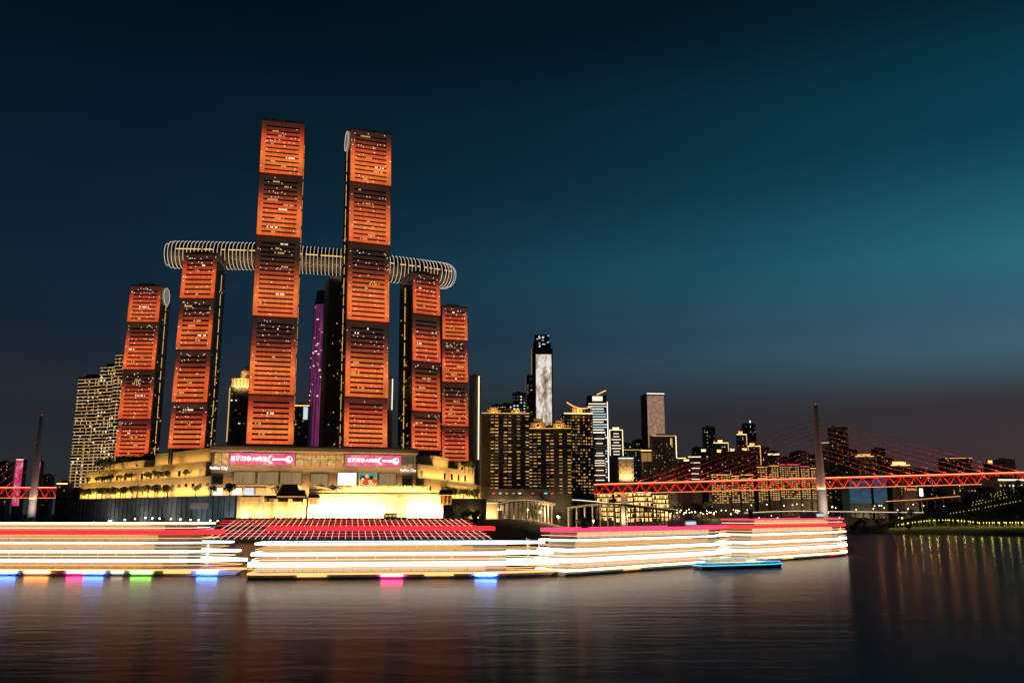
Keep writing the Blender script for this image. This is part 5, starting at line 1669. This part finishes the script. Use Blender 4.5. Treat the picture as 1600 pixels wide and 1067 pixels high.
# ------------------------------------------------------------------ cruise boats at rest on the river
def outline(L, B, x0=0.0, x1=1.0, inset=0.0, n=16):
    def half(x):
        f = x / L
        b = B
        if f > .74: b = B * max(.03, 1 - ((f - .74) / .27) ** 2.0)
        if f < .05: b = B * (.86 + .14 * f / .05)
        return max(.15, b - inset)
    xs = [L * (x0 + (x1 - x0) * k / (n - 1)) for k in range(n)]
    return [(x, -half(x)) for x in xs] + [(x, half(x)) for x in reversed(xs)]
pane = MB().box(-2.5, 2.5, -.06, .06, -.75, .75)
PANES = {k: pane.mesh('window_pane', k) for k in ('c_gold', 'c_white', 'c_amber', 'c_dim', 'w_cool')}
RAIL = ['s_amber', 's_orange', 's_warm']
def cruise_boat(label, p0, p1, decks, beam, canopy=None, panes=('c_gold', 'c_amber', 'c_gold'), wash=(), name='cruise_boat', hull='white', bridge=True):
    p0, p1 = Vector((p0.x, p0.y, 0)), Vector((p1.x, p1.y, 0))
    L = (p1 - p0).length
    ang = math.atan2(p1.y - p0.y, p1.x - p0.x)
    o = root(name, p0, label, 'boat', 'lit cruise boats on the river', ang)
    ORG[o.name] = Vector((0, 0, 0))
    B = beam / 2
    mb = MB()
    sec = [(-1.2, .55), (-.3, .86), (.6, .97), (1.6, 1.0)]
    rings = []
    for z, s in sec:
        pl_ = outline(L, B * s, 0, 1 if z > 1 else .985 - (1.6 - z) * .008)
        rings.append([(x, y, z) for x, y in pl_])
    k = len(rings[0])
    for r in rings: mb.v += r
    for i in range(len(rings) - 1):
        mb.f += [(i * k + j, i * k + (j + 1) % k, (i + 1) * k + (j + 1) % k, (i + 1) * k + j) for j in range(k)]
    mb.f.append(tuple((len(rings) - 1) * k + j for j in range(k)))
    mb.f.append(tuple(range(k - 1, -1, -1)))
    mb.m = [0] * len(mb.f)
    hl = mb.build('hull', hull, o, world=False)
    prev = 1.6
    for i, (z, m_, h, x0, x1) in enumerate(decks):
        pl_ = outline(L, B + .25, x0, x1)
        dk = MB().prism(pl_, z - .25, z + .12).build('deck', 'white', o, world=False)
        MB().ribbon(pl_, .14, z - h / 2, z + h / 2).build('led_strip', m_, dk, world=False)
        if z - prev > 1.2:
            cb = MB().prism(outline(L, B, x0 + .03, min(x1 - .06, .82), 1.3), prev + .12, z - .26).build('cabin', 'bodycream', o, world=False)
            a = L * (x0 + .05)
            zc = (prev + z) / 2 - .05
            hh = max(.5, min(1.0, (z - prev - 1.0) / 1.5))
            while a < L * min(x1 - .1, .74):
                link('window_pane', PANES[panes[i % len(panes)]], cb, (a, -(B - 1.3) - .05, zc), (0, 0, 0), (1, 1, hh))
                a += 5.35
            rl = MB()
            nr = int(L * (x1 - x0) / 3)
            pts = outline(L, B - .05, x0, x1 - .02, .1, 24)
            for (xa, ya) in pts[:24]:
                rl.box(xa - .04, xa + .04, ya - .04, ya + .04, prev + .12, prev + 1.15)
            for (a_, b_) in zip(pts[:24], pts[1:24]):
                rl.bar((a_[0], a_[1], prev + 1.15), (b_[0], b_[1], prev + 1.15), .07, .07)
            rw_ = rl.build('railing', 'metal', o, world=False)
            MB().ribbon(outline(L, B + .02, x0, x1 - .02), .08, prev + 1.2, prev + 1.36).build('rail_light', RAIL[i % 3], rw_, world=False)
        prev = z
    top = prev
    if canopy:
        zc, m_, x0, x1 = canopy
        pl_ = outline(L, B - .6, x0, x1)
        cn = MB().prism(pl_, zc - .12, zc + .12).build('sun_canopy', 'white', o, world=False)
        MB().ribbon(pl_, .12, zc - .55, zc + .55).build('led_strip', m_, cn, world=False)
        for k in range(9):
            xx = L * (x0 + (min(x1, .74) - x0) * k / 8) + (.3 if k == 0 else -.3 if k == 8 else 0)
            for s in (-1, 1):
                MB().box(xx - .08, xx + .08, s * (B - 1.0) - .08, s * (B - 1.0) + .08, top + .12, zc - .13).build('canopy_post', 'metal', o, world=False)
    if bridge:
        xb = L * .70
        wh = MB().prism([(xb - 5, -B * .5), (xb + 2.5, -B * .45), (xb + 3.4, 0), (xb + 2.5, B * .45), (xb - 5, B * .5)], top + .12, top + 2.5)
        wh = wh.build('wheelhouse', 'white', o, world=False)
        MB().box(xb - 4, xb + 2, -B * .5 - .12, -B * .5 - .02, top + 1.0, top + 2.0).build('wheelhouse_window', 'w_cool', wh, world=False)
        MB().tube((xb - 2, 0, top + 2.5), (xb - 2, 0, top + 6), .14, .06, 6).build('mast', 'metal', o, world=False)
        MB().tube((L * .16, 0, top + .12), (L * .15, 0, top + 3.4), 1.1, .8, 12).build('funnel', 'navy', o, world=False)
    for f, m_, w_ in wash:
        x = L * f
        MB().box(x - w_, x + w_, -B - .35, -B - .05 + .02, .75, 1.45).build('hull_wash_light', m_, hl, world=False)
    # warm deck lamps under each deck edge
    u = (p1 - p0).normalized(); nrm = Vector((u.y, -u.x, 0))
    for z, m_, h, x0, x1 in decks[1:]:
        c = p0 + u * (L * (x0 + .70) / 2) + nrm * (B - .5)
        area_lamp('deck_downlight', (c.x, c.y, z - .32), (c.x - nrm.x * 1.2, c.y - nrm.y * 1.2, z - 3), L * .62, .25, 900, (1, .56, .22), u)
    return o
D = lambda z, m, h=.62, x0=.0, x1=1.0: (z, m, h, x0, x1)
cruise_boat('five-deck cruise boat with a red upper deck, cut by the picture edge',
            on_z(-70, 896), on_z(384, 897), [D(1.7, 's_orange', .4), D(4.3, 'b_white', .8), D(6.9, 'b_white', .6, .02, .97), D(9.4, 'b_cool', .5, .03, .94), D(12.4, 's_red', 1.3, .04, .9), D(14.9, 'b_warm', .45, .06, .86)], 15,
            None, ('c_gold', 'c_amber', 'c_dim', 'c_gold'), [(.16, 'n_magenta', 3), (.22, 'n_blue', 3.5), (.33, 'n_orange', 3.5), (.46, 'n_magenta', 2.5), (.52, 'n_blue', 3), (.60, 'b_white', 1.6), (.68, 'n_green', 3), (.80, 's_orange', 4), (.90, 'n_blue', 3)], bridge=False)
cruise_boat('low white-lit cruise boat with a slim red canopy in front of the steps',
            on_z(392, 903), on_z(872, 899), [D(1.5, 's_orange', .5), D(4.0, 'b_white', 1.1), D(6.8, 'b_white', .8, .01, .98), D(9.6, 'b_cool', .55, .02, .95)], 14,
            (13.6, 's_red', .05, .78), ('c_gold', 'c_white', 'c_amber'), [(.2, 's_orange', 4), (.45, 'n_magenta', 3), (.6, 's_orange', 4), (.75, 'n_blue', 3)], bridge=False)
e0, e1 = on_z(884, 897), on_z(1322, 866)
cruise_boat('cruise boat with a pink upper deck heading out past the apartment slabs',
            e0.lerp(e1, -.035), e0.lerp(e1, .495), [D(1.6, 'b_warm', .6), D(4.4, 'b_white', 1.1), D(7.3, 'b_white', .8, .01, .98), D(10.1, 'b_cool', .5, .02, .95), D(13.0, 's_pink', 1.2, .03, .92)], 14,
            None, ('c_gold', 'c_white', 'c_gold'), [(.3, 's_orange', 4), (.7, 'n_magenta', 3)])
cruise_boat('cruise boat with red and white top decks, bow nearest the bridge pylon',
            e0.lerp(e1, .50), e1, [D(1.6, 'b_warm', .6), D(4.4, 'b_white', 1.0), D(7.3, 'b_white', .8, .01, .98), D(10.1, 'b_warm', .6, .02, .96), D(13.0, 's_red', 1.2, .03, .93), D(15.6, 's_pink', .6, .05, .88)], 14,
            None, ('c_gold', 'c_white', 'c_amber'), [(.3, 's_orange', 4), (.7, 's_red', 3)])
cruise_boat('small launch with cyan waterline lights ahead of the big boats',
            on_z(1090, 889), on_z(1222, 885), [D(1.2, 's_cyan', .3), D(2.0, 's_cyan', .16, .02, .95), D(3.2, 's_cyan', .2, .1, .7)], 6,
            None, ('c_dim', 'c_white'), (), 'launch', 'navy', False)
cruise_boat('little gold-lit ferry moored under the bridge pier',
            on_z(948, 818.5), on_z(990, 818.5), [D(1.4, 'b_warm', .8), D(4.0, 's_gold', .8, .04, .9), D(6.6, 's_gold', .8, .1, .8)], 8,
            None, ('c_gold', 'c_white'), (), 'ferry', 'white', False)
